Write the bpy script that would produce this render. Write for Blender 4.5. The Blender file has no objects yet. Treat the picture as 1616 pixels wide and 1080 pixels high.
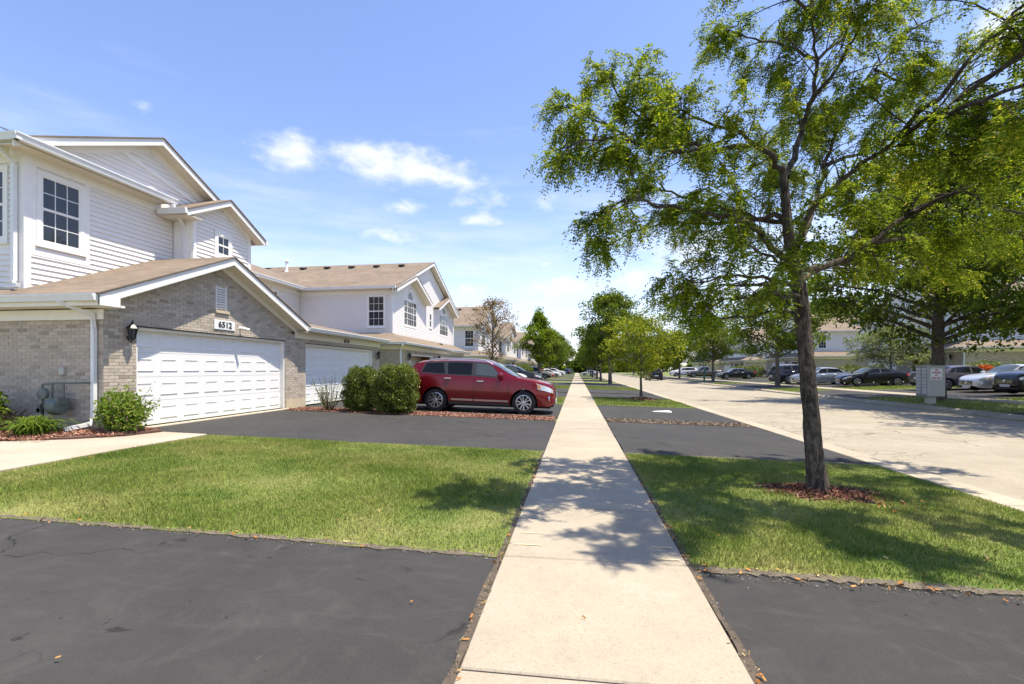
import bpy, bmesh, math, random
import numpy as np
from mathutils import Vector, Matrix
random.seed(7); RNG = np.random.default_rng(7)
R = math.radians
SC = bpy.context.scene
COL = SC.collection

# ------------------------------------------------------------------ camera
F_PX, W_PX = 740.0, 1616.0
YAW = math.atan(102.0 / F_PX)
CAM_H = 1.45
cam = bpy.data.cameras.new('camera'); cam_o = bpy.data.objects.new('camera', cam); COL.objects.link(cam_o)
cam.sensor_width = 36.0; cam.lens = 36.0 * F_PX / W_PX
cam.shift_y = 44.0 / W_PX
cam.clip_start = 0.05; cam.clip_end = 5000
cam_o.location = (0, 0, CAM_H)
cam_o.rotation_euler = (R(90), 0, YAW)
SC.camera = cam_o

# ------------------------------------------------------------------ sun, sky, exposure
SUN_EL, SUN_AZ = R(71), R(93)          # azimuth clockwise from +Y
sv = Vector((math.sin(SUN_AZ) * math.cos(SUN_EL), math.cos(SUN_AZ) * math.cos(SUN_EL), math.sin(SUN_EL)))
sun = bpy.data.lights.new('sun', 'SUN'); sun_o = bpy.data.objects.new('sun', sun); COL.objects.link(sun_o)
sun.energy = 5.0; sun.angle = R(0.55); sun.color = (1.0, 0.925, 0.79)
sun_o.rotation_euler = (-sv).to_track_quat('-Z', 'Y').to_euler()
sun_o.location = (40, -10, 60)
SC.view_settings.view_transform = 'Standard'; SC.view_settings.look = 'None'
SC.view_settings.gamma = 1.0; SC.view_settings.exposure = 0.80

def pix_dir(px, py):
    u = (px - 808) / F_PX; v = (584 - py) / F_PX
    c, s = math.cos(YAW), math.sin(YAW)
    return Vector((u * c - s, u * s + c, v))

def build_world():
    w = bpy.data.worlds.new('World'); SC.world = w; w.use_nodes = True
    nt = w.node_tree; N = nt.nodes; L = nt.links; N.clear()
    out = N.new('ShaderNodeOutputWorld')
    sky = N.new('ShaderNodeTexSky'); sky.sky_type = 'NISHITA'; sky.sun_disc = False
    sky.sun_elevation = SUN_EL; sky.sun_rotation = SUN_AZ
    sky.air_density = 1.0; sky.dust_density = 0.3; sky.ozone_density = 3.2; sky.altitude = 200
    bg = N.new('ShaderNodeBackground'); bg.inputs['Strength'].default_value = 0.15
    tint = N.new('ShaderNodeMix'); tint.data_type = 'RGBA'; tint.blend_type = 'MULTIPLY'; tint.inputs[0].default_value = 1; tint.inputs[7].default_value = (1.1, 1.0, 1.08, 1)
    L.new(sky.outputs[0], tint.inputs[6]); L.new(tint.outputs[2], bg.inputs['Color'])
    tc = N.new('ShaderNodeTexCoord')
    sep = N.new('ShaderNodeSeparateXYZ'); L.new(tc.outputs['Generated'], sep.inputs[0])
    def M(op, a, b=None, clamp=False):
        n = N.new('ShaderNodeMath'); n.operation = op; n.use_clamp = clamp
        for i, q in enumerate((a, b)):
            if q is None: continue
            if isinstance(q, (int, float)): n.inputs[i].default_value = q
            else: L.new(q, n.inputs[i])
        return n.outputs[0]
    az = M('ARCTAN2', sep.outputs[0], sep.outputs[1]); el = M('ARCSINE', sep.outputs[2])
    P = N.new('ShaderNodeCombineXYZ'); L.new(az, P.inputs[0]); L.new(el, P.inputs[1])
    nz = N.new('ShaderNodeTexNoise'); nz.inputs['Scale'].default_value = 22; nz.inputs['Detail'].default_value = 7; nz.inputs['Roughness'].default_value = .58
    mp = N.new('ShaderNodeMapping'); mp.inputs['Scale'].default_value = (1, 1.7, 1); L.new(P.outputs[0], mp.inputs[0]); L.new(mp.outputs[0], nz.inputs['Vector'])
    nb = N.new('ShaderNodeTexNoise'); nb.inputs['Scale'].default_value = 7; nb.inputs['Detail'].default_value = 3
    L.new(mp.outputs[0], nb.inputs['Vector'])
    wob = N.new('ShaderNodeVectorMath'); wob.operation = 'MULTIPLY_ADD'
    L.new(nb.outputs['Color'], wob.inputs[0]); wob.inputs[1].default_value = (.07, .05, 0); L.new(P.outputs[0], wob.inputs[2])
    base = wob.outputs[0]
    clouds = [(465, 243, 58, 27, .9), (440, 250, 40, 14, .55), (590, 256, 68, 32, 1.0), (655, 266, 88, 31, 1.0), (722, 284, 55, 18, .9), (633, 328, 36, 15, .85), (765, 345, 32, 15, .85),
              (610, 374, 60, 17, .62), (885, 456, 85, 22, 1.0), (745, 457, 44, 15, .8), (865, 322, 22, 12, .5), (745, 421, 30, 9, .5),
              (760, 487, 60, 16, .75), (1100, 390, 150, 45, .75), (1000, 440, 90, 30, .8), (1600, 40, 70, 45, 1.1), (860, 418, 36, 10, .4), (228, 177, 14, 8, .35), (755, 313, 40, 14, .4), (560, 500, 160, 20, .35), (1250, 370, 160, 40, .7)]
    acc = None
    for (px, py, rx, ry, wt) in clouds:
        d = pix_dir(px, py).normalized(); d2 = pix_dir(px + rx, py).normalized(); d3 = pix_dir(px, py - ry).normalized()
        a0, e0 = math.atan2(d.x, d.y), math.asin(d.z)
        ra = abs(math.atan2(d2.x, d2.y) - a0); re = abs(math.asin(d3.z) - e0)
        s = N.new('ShaderNodeVectorMath'); s.operation = 'SUBTRACT'; L.new(base, s.inputs[0]); s.inputs[1].default_value = (a0 + .035, e0 + .025, 0)
        m = N.new('ShaderNodeVectorMath'); m.operation = 'MULTIPLY'; L.new(s.outputs[0], m.inputs[0]); m.inputs[1].default_value = (1 / ra, 1 / re, 0)
        ln = N.new('ShaderNodeVectorMath'); ln.operation = 'LENGTH'; L.new(m.outputs[0], ln.inputs[0])
        b = M('MULTIPLY', M('SUBTRACT', 1.15, ln.outputs['Value']), wt)
        acc = b if acc is None else M('MAXIMUM', acc, b)
    acc = M('MAXIMUM', acc, -1.0)
    val = M('ADD', acc, M('MULTIPLY', M('SUBTRACT', nz.outputs['Fac'], .5), 1.9))
    mr = N.new('ShaderNodeMapRange'); mr.interpolation_type = 'SMOOTHSTEP'
    L.new(val, mr.inputs[0]); mr.inputs[1].default_value = -.12; mr.inputs[2].default_value = 1.25; mr.inputs[4].default_value = .95
    # thin high veil that thickens towards the horizon, everywhere in the sky
    nv = N.new('ShaderNodeTexNoise'); nv.inputs['Scale'].default_value = 3.2; nv.inputs['Detail'].default_value = 8; nv.inputs['Roughness'].default_value = .62
    mv = N.new('ShaderNodeMapping'); mv.inputs['Scale'].default_value = (.9, 5.2, 1); mv.inputs['Rotation'].default_value = (0, 0, R(-6)); L.new(P.outputs[0], mv.inputs[0]); L.new(mv.outputs[0], nv.inputs['Vector'])
    vh = N.new('ShaderNodeMapRange'); L.new(el, vh.inputs[0]); vh.inputs[1].default_value = .06; vh.inputs[2].default_value = .52; vh.inputs[3].default_value = .54; vh.inputs[4].default_value = -.14
    vr = N.new('ShaderNodeMapRange'); vr.interpolation_type = 'SMOOTHSTEP'; L.new(M('ADD', nv.outputs['Fac'], vh.outputs[0]), vr.inputs[0]); vr.inputs[1].default_value = .48; vr.inputs[2].default_value = 1.25; vr.inputs[4].default_value = .75
    fac = M('MAXIMUM', mr.outputs[0], vr.outputs[0])
    cb = N.new('ShaderNodeBackground'); cb.inputs['Color'].default_value = (.93, .96, 1, 1); cb.inputs['Strength'].default_value = .68
    mix = N.new('ShaderNodeMixShader'); L.new(fac, mix.inputs[0]); L.new(bg.outputs[0], mix.inputs[1]); L.new(cb.outputs[0], mix.inputs[2])
    L.new(mix.outputs[0], out.inputs['Surface'])
build_world()

# ------------------------------------------------------------------ materials
MATS = {}
class NT:
    def __init__(s, name):
        s.m = bpy.data.materials.new(name); s.m.use_nodes = True
        s.t = s.m.node_tree; s.N = s.t.nodes; s.L = s.t.links
        s.b = s.N['Principled BSDF']; MATS[name] = s.m
    def lk(s, a, b): s.L.new(a, b)
    def coord(s, scale=(1, 1, 1), kind='Object'):
        tc = s.N.new('ShaderNodeTexCoord'); mp = s.N.new('ShaderNodeMapping'); mp.inputs['Scale'].default_value = scale
        s.lk(tc.outputs[kind], mp.inputs[0]); return mp.outputs[0]
    def world(s, scale=(1, 1, 1)):
        g = s.N.new('ShaderNodeNewGeometry'); mp = s.N.new('ShaderNodeMapping'); mp.inputs['Scale'].default_value = scale
        s.lk(g.outputs['Position'], mp.inputs[0]); return mp.outputs[0]
    def noise(s, vec, scale, detail=4, rough=.55, dist=0):
        n = s.N.new('ShaderNodeTexNoise'); n.inputs['Scale'].default_value = scale; n.inputs['Detail'].default_value = detail
        n.inputs['Roughness'].default_value = rough; n.inputs['Distortion'].default_value = dist
        s.lk(vec, n.inputs['Vector']); return n.outputs['Fac']
    def ramp(s, fac, stops):
        r = s.N.new('ShaderNodeValToRGB'); e = r.color_ramp.elements
        while len(e) < len(stops): e.new(.5)
        for el, (p, c) in zip(e, stops):
            el.position = p; el.color = (c if len(c) == 4 else (*c, 1)) if isinstance(c, tuple) else (c, c, c, 1)
        s.lk(fac, r.inputs[0]); return r.outputs[0]
    def mix(s, fac, a, b, mode='MIX'):
        n = s.N.new('ShaderNodeMix'); n.data_type = 'RGBA'; n.blend_type = mode
        for i, q in ((0, fac), (6, a), (7, b)):
            if isinstance(q, (int, float)): n.inputs[i].default_value = q
            elif isinstance(q, tuple): n.inputs[i].default_value = (*q, 1) if len(q) == 3 else q
            else: s.lk(q, n.inputs[i])
        return n.outputs[2]
    def bump(s, h, strength=.3, dist=.01):
        n = s.N.new('ShaderNodeBump'); n.inputs['Strength'].default_value = strength; n.inputs['Distance'].default_value = dist
        s.lk(h, n.inputs['Height']); s.lk(n.outputs[0], s.b.inputs['Normal'])
    def col(s, c):
        if isinstance(c, tuple): s.b.inputs['Base Color'].default_value = (*c, 1)
        else: s.lk(c, s.b.inputs['Base Color'])
    def set(s, rough=None, metal=None, spec=None, coat=None, alpha=None, trans=None):
        for k, v in (('Roughness', rough), ('Metallic', metal), ('Specular IOR Level', spec), ('Coat Weight', coat), ('Alpha', alpha), ('Transmission Weight', trans)):
            if v is not None: s.b.inputs[k].default_value = v

def plain(name, c, rough=.5, metal=0, spec=.5, coat=0, var=.06, vs=6):
    t = NT(name)
    if var:
        v = t.noise(t.coord(), vs, 5, .6)
        lo = tuple(x * (1 - var) for x in c); hi = tuple(min(1, x * (1 + var)) for x in c)
        t.col(t.ramp(v, [(.3, lo), (.7, hi)]))
    else: t.col(c)
    t.set(rough, metal, spec, coat); return t.m

def mk_asphalt():
    t = NT('asphalt'); p = t.world()
    big = t.noise(p, .45, 6, .65, .6); fine = t.noise(p, 210, 2, .7); mid = t.noise(p, 3.2, 6, .68, .9)
    c = t.ramp(big, [(.3, (.034, .032, .030)), (.5, (.041, .039, .037)), (.7, (.05, .0475, .0445))])
    c = t.mix(t.ramp(mid, [(.5, 0.), (.74, .55)]), c, (.075, .072, .067))
    c = t.mix(t.ramp(mid, [(.26, .5), (.42, 0.)]), c, (.022, .021, .021))
    sw = t.noise(t.world((.55, 3.0, 1)), 1.3, 6, .7, 1.4); c = t.mix(t.ramp(sw, [(.54, 0.), (.7, .28)]), c, (.08, .077, .072))
    scf = t.noise(t.world((3.2, 1.1, 1)), 2.6, 5, .75, 1.0); c = t.mix(t.ramp(scf, [(.66, 0.), (.74, .5)]), c, (.14, .135, .125))
    oil = t.noise(t.world((1, 2.0, 1)), 1.9, 3, .45, 1.2); c = t.mix(t.ramp(oil, [(.68, 0.), (.715, .8)]), c, (.014, .013, .013))
    drip = t.noise(p, 11, 2, .4); c = t.mix(t.ramp(drip, [(.74, 0.), (.77, .75)]), c, (.016, .015, .015))
    c = t.mix(t.ramp(fine, [(.4, 0.), (.8, .38)]), c, (.1, .097, .09))
    nn = t.N.new('ShaderNodeTexNoise'); nn.inputs['Scale'].default_value = 1.6; nn.inputs['Detail'].default_value = 7; t.lk(p, nn.inputs['Vector'])
    pd = t.N.new('ShaderNodeVectorMath'); pd.operation = 'ADD'; t.lk(p, pd.inputs[0]); t.lk(nn.outputs['Color'], pd.inputs[1])
    vo = t.N.new('ShaderNodeTexVoronoi'); vo.feature = 'DISTANCE_TO_EDGE'; vo.inputs['Scale'].default_value = .7; t.lk(pd.outputs[0], vo.inputs['Vector'])
    cr = t.ramp(vo.outputs['Distance'], [(.0, .9), (.0075, 0.)])
    crm = t.mix(t.ramp(t.noise(p, .55, 3), [(.47, 0.), (.56, 1.)]), (0, 0, 0), cr)
    c = t.mix(crm, c, (.011, .01, .01)); t.col(c)
    t.lk(t.ramp(mid, [(.3, .7), (.7, .9)]), t.b.inputs['Roughness']); t.set(spec=.16)
    t.bump(fine, .45, .006); return t.m
def mk_concrete(name, lo, hi, cracks=False, edge=.55):
    t = NT(name); p = t.world()
    big = t.noise(p, .9, 6, .62); fine = t.noise(p, 120, 2, .7); mid = t.noise(p, 9, 5, .6)
    c = t.ramp(big, [(.3, lo), (.72, hi)])
    c = t.mix(t.ramp(mid, [(.5, 0.), (.8, .35)]), c, tuple(x * .72 for x in lo))
    f2 = t.noise(p, 55, 3, .75); c = t.mix(t.ramp(f2, [(.5, 0.), (.72, .5)]), c, tuple(x * .66 for x in lo)); c = t.mix(t.ramp(fine, [(.56, 0.), (.74, .6)]), c, tuple(x * .5 for x in lo)); s2 = t.noise(p, 2.6, 5, .7, .6); c = t.mix(t.ramp(s2, [(.55, 0.), (.72, .22)]), c, tuple(x * .7 for x in lo))
    c = t.mix(t.ramp(fine, [(.2, .35), (.36, 0.)]), c, tuple(min(.8, x * 1.25) for x in hi))
    oi = t.N.new('ShaderNodeObjectInfo'); c = t.mix(1.0, c, t.ramp(oi.outputs['Random'], [(0, .88), (1, 1.06)]), 'MULTIPLY')
    if cracks:
        for sc, wd, th in ((.2, .006, .40), (.6, .010, .47), (1.5, .016, .52)):
            vo = t.N.new('ShaderNodeTexVoronoi'); vo.feature = 'DISTANCE_TO_EDGE'; vo.inputs['Scale'].default_value = sc
            nn = t.N.new('ShaderNodeTexNoise'); nn.inputs['Scale'].default_value = 1.1; nn.inputs['Detail'].default_value = 7
            pd = t.N.new('ShaderNodeVectorMath'); pd.operation = 'ADD'; t.lk(p, nn.inputs['Vector']); t.lk(p, pd.inputs[0]); t.lk(nn.outputs['Color'], pd.inputs[1]); t.lk(pd.outputs[0], vo.inputs['Vector'])
            cr = t.ramp(vo.outputs['Distance'], [(0, .85), (wd, 0.)])
            crm = t.mix(t.ramp(t.noise(p, .25, 3), [(th, 0.), (th + .08, 1.)]), (0, 0, 0), cr)
            c = t.mix(crm, c, tuple(x * .35 for x in lo))
        st = t.noise(p, .5, 4, .6, .8); c = t.mix(t.ramp(st, [(.6, 0.), (.75, .3)]), c, tuple(x * .6 for x in lo))
        # tar speckle patches
        sp = t.noise(p, 30, 4, .75); c = t.mix(t.ramp(sp, [(.5, 0.), (.7, .45)]), c, tuple(x * .6 for x in lo))
    t.col(c); t.set(.85, spec=.25); t.bump(fine, .35, .004); return t.m
def mk_leaf(name, stops, transl=.4, rough=.6, spec=.12):
    t = NT(name); g = t.N.new('ShaderNodeNewGeometry')
    p = t.world(); cl = t.noise(p, 1.1, 3)
    add = t.N.new('ShaderNodeMath'); add.operation = 'MULTIPLY_ADD'; t.lk(cl, add.inputs[0]); add.inputs[1].default_value = .9; add.inputs[2].default_value = -.45
    a2 = t.N.new('ShaderNodeMath'); a2.operation = 'ADD'; t.lk(add.outputs[0], a2.inputs[0]); t.lk(g.outputs['Random Per Island'], a2.inputs[1])
    c = t.ramp(a2.outputs[0], stops); t.col(c); t.set(rough, spec=spec)
    tr = t.N.new('ShaderNodeBsdfTranslucent'); cc = t.mix(1.0, c, (1.0, .98, .42), 'MULTIPLY')
    ga = t.N.new('ShaderNodeGamma'); ga.inputs['Gamma'].default_value = .8; t.lk(cc, ga.inputs['Color']); t.lk(ga.outputs[0], tr.inputs['Color'])
    mx = t.N.new('ShaderNodeMixShader'); mx.inputs[0].default_value = transl
    o = t.N['Material Output']; t.lk(t.b.outputs[0], mx.inputs[1]); t.lk(tr.outputs[0], mx.inputs[2]); t.lk(mx.outputs[0], o.inputs['Surface'])
    return t.m
def mk_grass(name, k=1.0, soil=False):
    t = NT(name); p = t.world(); g = t.N.new('ShaderNodeNewGeometry')
    big = t.noise(p, .9, 5, .65, .5); mid = t.noise(p, 5, 4, .6)
    c = t.ramp(big, [(.28, (.045 * k, .085 * k, .009 * k)), (.48, (.10 * k, .13 * k, .022 * k)), (.72, (.19 * k, .18 * k, .06 * k))])
    c = t.mix(t.ramp(mid, [(.45, 0.), (.75, .5)]), c, (.15 * k, .165 * k, .04 * k))
    if soil: c = t.mix(t.ramp(t.noise(p, 30, 3), [(.4, 0.), (.7, .5)]), c, (.09, .075, .045))
    else:
        c = t.mix(1.0, c, t.ramp(g.outputs['Random Per Island'], [(0, .5), (.6, .95), (1, 1.5)]), 'MULTIPLY')
        c = t.mix(t.ramp(g.outputs['Random Per Island'], [(.9, 0.), (.92, .7)]), c, (.26, .22, .11))
    t.col(c); t.set(.6, spec=.2)
    if not soil:
        tr = t.N.new('ShaderNodeBsdfTranslucent'); t.lk(c, tr.inputs['Color'])
        mx = t.N.new('ShaderNodeMixShader'); mx.inputs[0].default_value = .35
        o = t.N['Material Output']; t.lk(t.b.outputs[0], mx.inputs[1]); t.lk(tr.outputs[0], mx.inputs[2]); t.lk(mx.outputs[0], o.inputs['Surface'])
    return t.m
def mk_brick():
    t = NT('brick'); oi = t.N.new('ShaderNodeObjectInfo'); g = t.N.new('ShaderNodeNewGeometry')
    a = t.N.new('ShaderNodeMath'); a.operation = 'ADD'; t.lk(oi.outputs['Random'], a.inputs[0]); t.lk(g.outputs['Random Per Island'], a.inputs[1])
    fr = t.N.new('ShaderNodeMath'); fr.operation = 'FRACT'; t.lk(a.outputs[0], fr.inputs[0])
    c = t.ramp(fr.outputs[0], [(0, (.32, .265, .2)), (.08, (.43, .365, .285)), (.4, (.495, .425, .335)), (.7, (.535, .45, .35)), (.92, (.575, .505, .41)), (1, (.39, .335, .27))])
    p = t.world(); n = t.noise(p, 45, 5, .7); c = t.mix(t.ramp(n, [(.42, 0.), (.7, .45)]), c, (.25, .235, .22)); t.col(c)
    t.set(.9, spec=.2); t.bump(n, .5, .008); return t.m
def mk_shingle():
    t = NT('shingle'); p = t.coord()
    br = t.N.new('ShaderNodeTexBrick'); br.inputs['Scale'].default_value = 1; br.inputs['Brick Width'].default_value = .3; br.inputs['Row Height'].default_value = .135
    br.inputs['Mortar Size'].default_value = .004; br.offset = .37; br.inputs['Color1'].default_value = (.235, .18, .132, 1); br.inputs['Color2'].default_value = (.165, .13, .098, 1); br.inputs['Mortar'].default_value = (.1, .08, .065, 1)
    uv = t.N.new('ShaderNodeUVMap'); t.lk(uv.outputs[0], br.inputs['Vector'])
    n = t.noise(p, 60, 3, .7); n2 = t.noise(p, .8, 4)
    c = t.mix(t.ramp(n, [(.4, 0.), (.75, .5)]), br.outputs['Color'], (.3, .245, .19))
    c = t.mix(1.0, c, t.ramp(n2, [(.3, .85), (.7, 1.12)]), 'MULTIPLY'); t.col(c); t.set(.95, spec=.15)
    sep = t.N.new('ShaderNodeSeparateXYZ'); t.lk(uv.outputs[0], sep.inputs[0])
    md = t.N.new('ShaderNodeMath'); md.operation = 'MODULO'; t.lk(sep.outputs[1], md.inputs[0]); md.inputs[1].default_value = .135
    iv = t.N.new('ShaderNodeMath'); iv.operation = 'MULTIPLY'; t.lk(md.outputs[0], iv.inputs[0]); iv.inputs[1].default_value = -1.0
    t.bump(iv.outputs[0], .9, .12); return t.m
def mk_bark(name, lo, hi, sc=1.0):
    t = NT(name); p = t.coord((16 * sc, 16 * sc, 4.2 * sc)); a = t.noise(p, 1.0, 9, .75, 1.2); q = t.coord(); b = t.noise(q, 9, 5, .7, .6); d = t.noise(q, 55, 3, .7)
    c = t.ramp(a, [(.34, lo), (.5, tuple(x * .55 + y * .45 for x, y in zip(lo, hi))), (.62, hi)])
    c = t.mix(t.ramp(b, [(.52, 0.), (.66, .55)]), c, tuple(x * 1.35 + .01 for x in hi)); c = t.mix(t.ramp(d, [(.5, 0.), (.75, .35)]), c, tuple(x * .6 for x in lo)); t.col(c); t.set(.95, spec=.12)
    t.bump(a, 1.0, .09); return t.m
def mk_paint(name, c, metallic=.35):
    t = NT(name); g = t.noise(t.coord(), 900, 1); t.col(t.ramp(g, [(.3, tuple(x * .9 for x in c)), (.7, tuple(min(1, x * 1.1) for x in c))]))
    t.set(.28, metallic, .3, .6); t.b.inputs['Coat Roughness'].default_value = .04; return t.m

mk_asphalt()
mk_concrete('sidewalk_concrete', (.345, .292, .215), (.435, .375, .285))
mk_concrete('street_concrete', (.30, .258, .19), (.40, .35, .268), cracks=True)
mk_concrete('walk_concrete', (.38, .315, .235), (.48, .405, .315))
mk_grass('grass_blade', 2.2); mk_grass('lawn_soil', 1.4, True)
mk_brick(); mk_shingle()
plain('mortar', (.42, .385, .33), .95, var=.12)
plain('white_trim', (.82, .795, .745), .5, spec=.4, var=.03)
plain('siding', (.78, .75, .715), .5, spec=.35, var=.025, vs=3)
plain('siding_shade_tone', (.75, .71, .67), .5, spec=.35, var=.025, vs=3)  # second siding tone: darkened for shaded walls, warmed against their bluish shade
plain('siding_grey', (.47, .5, .52), .5, spec=.35, var=.03, vs=3)
plain('soffit', (.70, .64, .53), .6, var=.05)
plain('door_white', (.80, .785, .755), .42, spec=.4, var=.02)
plain('gutter', (.74, .74, .73), .35, spec=.45, var=.05)
plain('muntin', (.72, .73, .7), .45, var=0)
t = NT('glass'); t.col((.018, .022, .028)); t.set(.03, 0, .6); 
t = NT('car_glass'); t.col((.008, .009, .010)); t.set(.03, 0, .25)
t = NT('windshield_glass'); t.col((.06, .075, .08)); t.set(.04, 0, .4)
plain('black_metal', (.016, .016, .018), .4, .2, var=.1)
plain('black_plastic', (.02, .02, .021), .55, var=.1)
plain('tyre', (.016, .016, .017), .8, var=.15, vs=30)
plain('rim_silver', (.5, .5, .51), .3, .85, var=.03)
plain('chrome', (.8, .8, .82), .12, 1.0, var=0)
plain('under', (.008, .008, .008), .9, var=0)
plain('head_lamp', (.62, .64, .66), .12, .3, var=.1, vs=40)
plain('amber_lamp', (.55, .2, .05), .2, var=.1)
plain('tail_lamp', (.42, .015, .015), .15, coat=1, var=.1, vs=30)
plain('plate', (.6, .62, .68), .4, var=.1, vs=30)
plain('meter_green', (.13, .15, .135), .5, .1, var=.12, vs=20)
plain('mail_grey', (.42, .42, .38), .5, .1, var=.05, vs=4)
plain('mail_dark', (.10, .10, .095), .6, var=.05)
plain('sign_white', (.78, .77, .76), .5, var=.02)
plain('sign_red', (.42, .03, .04), .5, var=0)
plain('ink', (.01, .01, .01), .5, var=0)
plain('cedar', (.33, .15, .06), .8, var=.2, vs=20)
plain('limestone', (.52, .43, .3), .9, var=.12, vs=15)
plain('soil', (.085, .065, .045), .95, var=.3, vs=14)
plain('mulch_soil', (.10, .05, .034), .95, var=.3, vs=12)
t = NT('mulch_chip'); g = t.N.new('ShaderNodeNewGeometry'); t.col(t.ramp(g.outputs['Random Per Island'], [(0, (.12, .055, .035)), (.4, (.27, .115, .07)), (.8, (.40, .21, .145)), (1, (.46, .34, .25))])); t.set(.9, spec=.2)
t = NT('mulch_chip_dark'); g = t.N.new('ShaderNodeNewGeometry'); t.col(t.ramp(g.outputs['Random Per Island'], [(0, (.06, .026, .018)), (.5, (.15, .06, .04)), (.9, (.26, .12, .08)), (1, (.36, .24, .16))])); t.set(.9, spec=.15)
t = NT('gravel'); g = t.N.new('ShaderNodeNewGeometry'); t.col(t.ramp(g.outputs['Random Per Island'], [(0, (.08, .06, .04)), (.6, (.2, .16, .11)), (1, (.38, .32, .24))])); t.set(.9, spec=.2)
t = NT('dry_leaf'); g = t.N.new('ShaderNodeNewGeometry'); t.col(t.ramp(g.outputs['Random Per Island'], [(0, (.30, .12, .03)), (.5, (.5, .22, .05)), (1, (.42, .34, .16))])); t.set(.7, spec=.2)
mk_bark('bark_locust', (.034, .027, .021), (.235, .195, .155)); mk_bark('bark_grey', (.08, .07, .06), (.2, .175, .15)); mk_bark('twig', (.09, .06, .045), (.2, .15, .11), 2)
mk_leaf('leaf_locust', [(0, (.042, .08, .006)), (.35, (.10, .165, .009)), (.68, (.19, .265, .013)), (.9, (.31, .36, .02)), (1, (.40, .36, .05))], .52)
mk_leaf('leaf_dark', [(0, (.038, .07, .010)), (.4, (.08, .13, .014)), (.8, (.145, .20, .02)), (1, (.21, .25, .03))], .42)
mk_leaf('leaf_mid', [(0, (.055, .10, .008)), (.4, (.12, .19, .012)), (.8, (.21, .285, .018)), (1, (.3, .34, .03))], .45)
mk_leaf('leaf_yellow', [(0, (.075, .12, .008)), (.4, (.16, .215, .012)), (.8, (.28, .32, .02)), (1, (.40, .38, .04))], .42)
mk_leaf('leaf_brown', [(0, (.12, .06, .03)), (.4, (.24, .14, .07)), (.75, (.28, .2, .09)), (1, (.14, .16, .04))], .3)
mk_leaf('leaf_hedge', [(0, (.03, .055, .010)), (.35, (.07, .11, .016)), (.7, (.15, .195, .025)), (1, (.26, .28, .05))], .34, .4, .4)
mk_leaf('leaf_bright', [(0, (.06, .12, .015)), (.4, (.12, .2, .025)), (.8, (.2, .28, .04)), (1, (.3, .34, .07))], .42)
mk_leaf('leaf_silver', [(0, (.09, .12, .05)), (.4, (.16, .2, .08)), (.8, (.24, .28, .11)), (1, (.3, .33, .15))], .38)
mk_leaf('flower_red', [(0, (.45, .03, .02)), (.6, (.6, .08, .02)), (1, (.55, .2, .03))], .3)
PAINT = {}
for k, c, m in (('red', (.165, .003, .008), .3), ('black', (.012, .012, .014), .2), ('silver', (.47, .48, .49), .6), ('white', (.72, .72, .71), 0), ('grey', (.12, .11, .115), .5),
                ('navy', (.02, .026, .045), .4), ('champagne', (.33, .30, .25), .55), ('redcar', (.35, .02, .02), .1), ('lightsilver', (.58, .59, .6), .5)):
    PAINT[k] = mk_paint('paint_' + k, c, m)

# ------------------------------------------------------------------ geometry helpers
BASE = {}
def tag(o, label=None, cat=None, group=None, kind=None):
    if label: o['label'] = label
    if cat: o['category'] = cat
    if group: o['group'] = group
    if kind: o['kind'] = kind
    return o
def thing(name, loc, label=None, cat=None, group=None, rz=0):
    o = bpy.data.objects.new(name, None); COL.objects.link(o); o.location = loc; o.rotation_euler = (0, 0, rz); o.empty_display_size = .2
    BASE[o.name] = Vector(loc); return tag(o, label, cat, group)
def base_of(o):
    while o is not None:
        if o.name in BASE: return BASE[o.name]
        o = o.parent
    return Vector((0, 0, 0))
def link(name, me, mat, parent=None):
    o = bpy.data.objects.new(name, me); COL.objects.link(o)
    if mat is not None and len(me.materials) == 0: me.materials.append(MATS[mat] if isinstance(mat, str) else mat)
    if parent is not None: o.parent = parent
    return o
def np_mesh(name, V, F, n=4, uv=None, smooth=False):
    V = np.asarray(V, np.float32).reshape(-1, 3); F = np.asarray(F, np.int32).reshape(-1, n)
    me = bpy.data.meshes.new(name); me.vertices.add(len(V)); me.vertices.foreach_set('co', V.ravel())
    me.loops.add(F.size); me.loops.foreach_set('vertex_index', F.ravel()); me.polygons.add(len(F))
    me.polygons.foreach_set('loop_start', np.arange(0, F.size, n, dtype=np.int32)); me.polygons.foreach_set('loop_total', np.full(len(F), n, np.int32))
    me.update(calc_edges=True); return me
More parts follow.
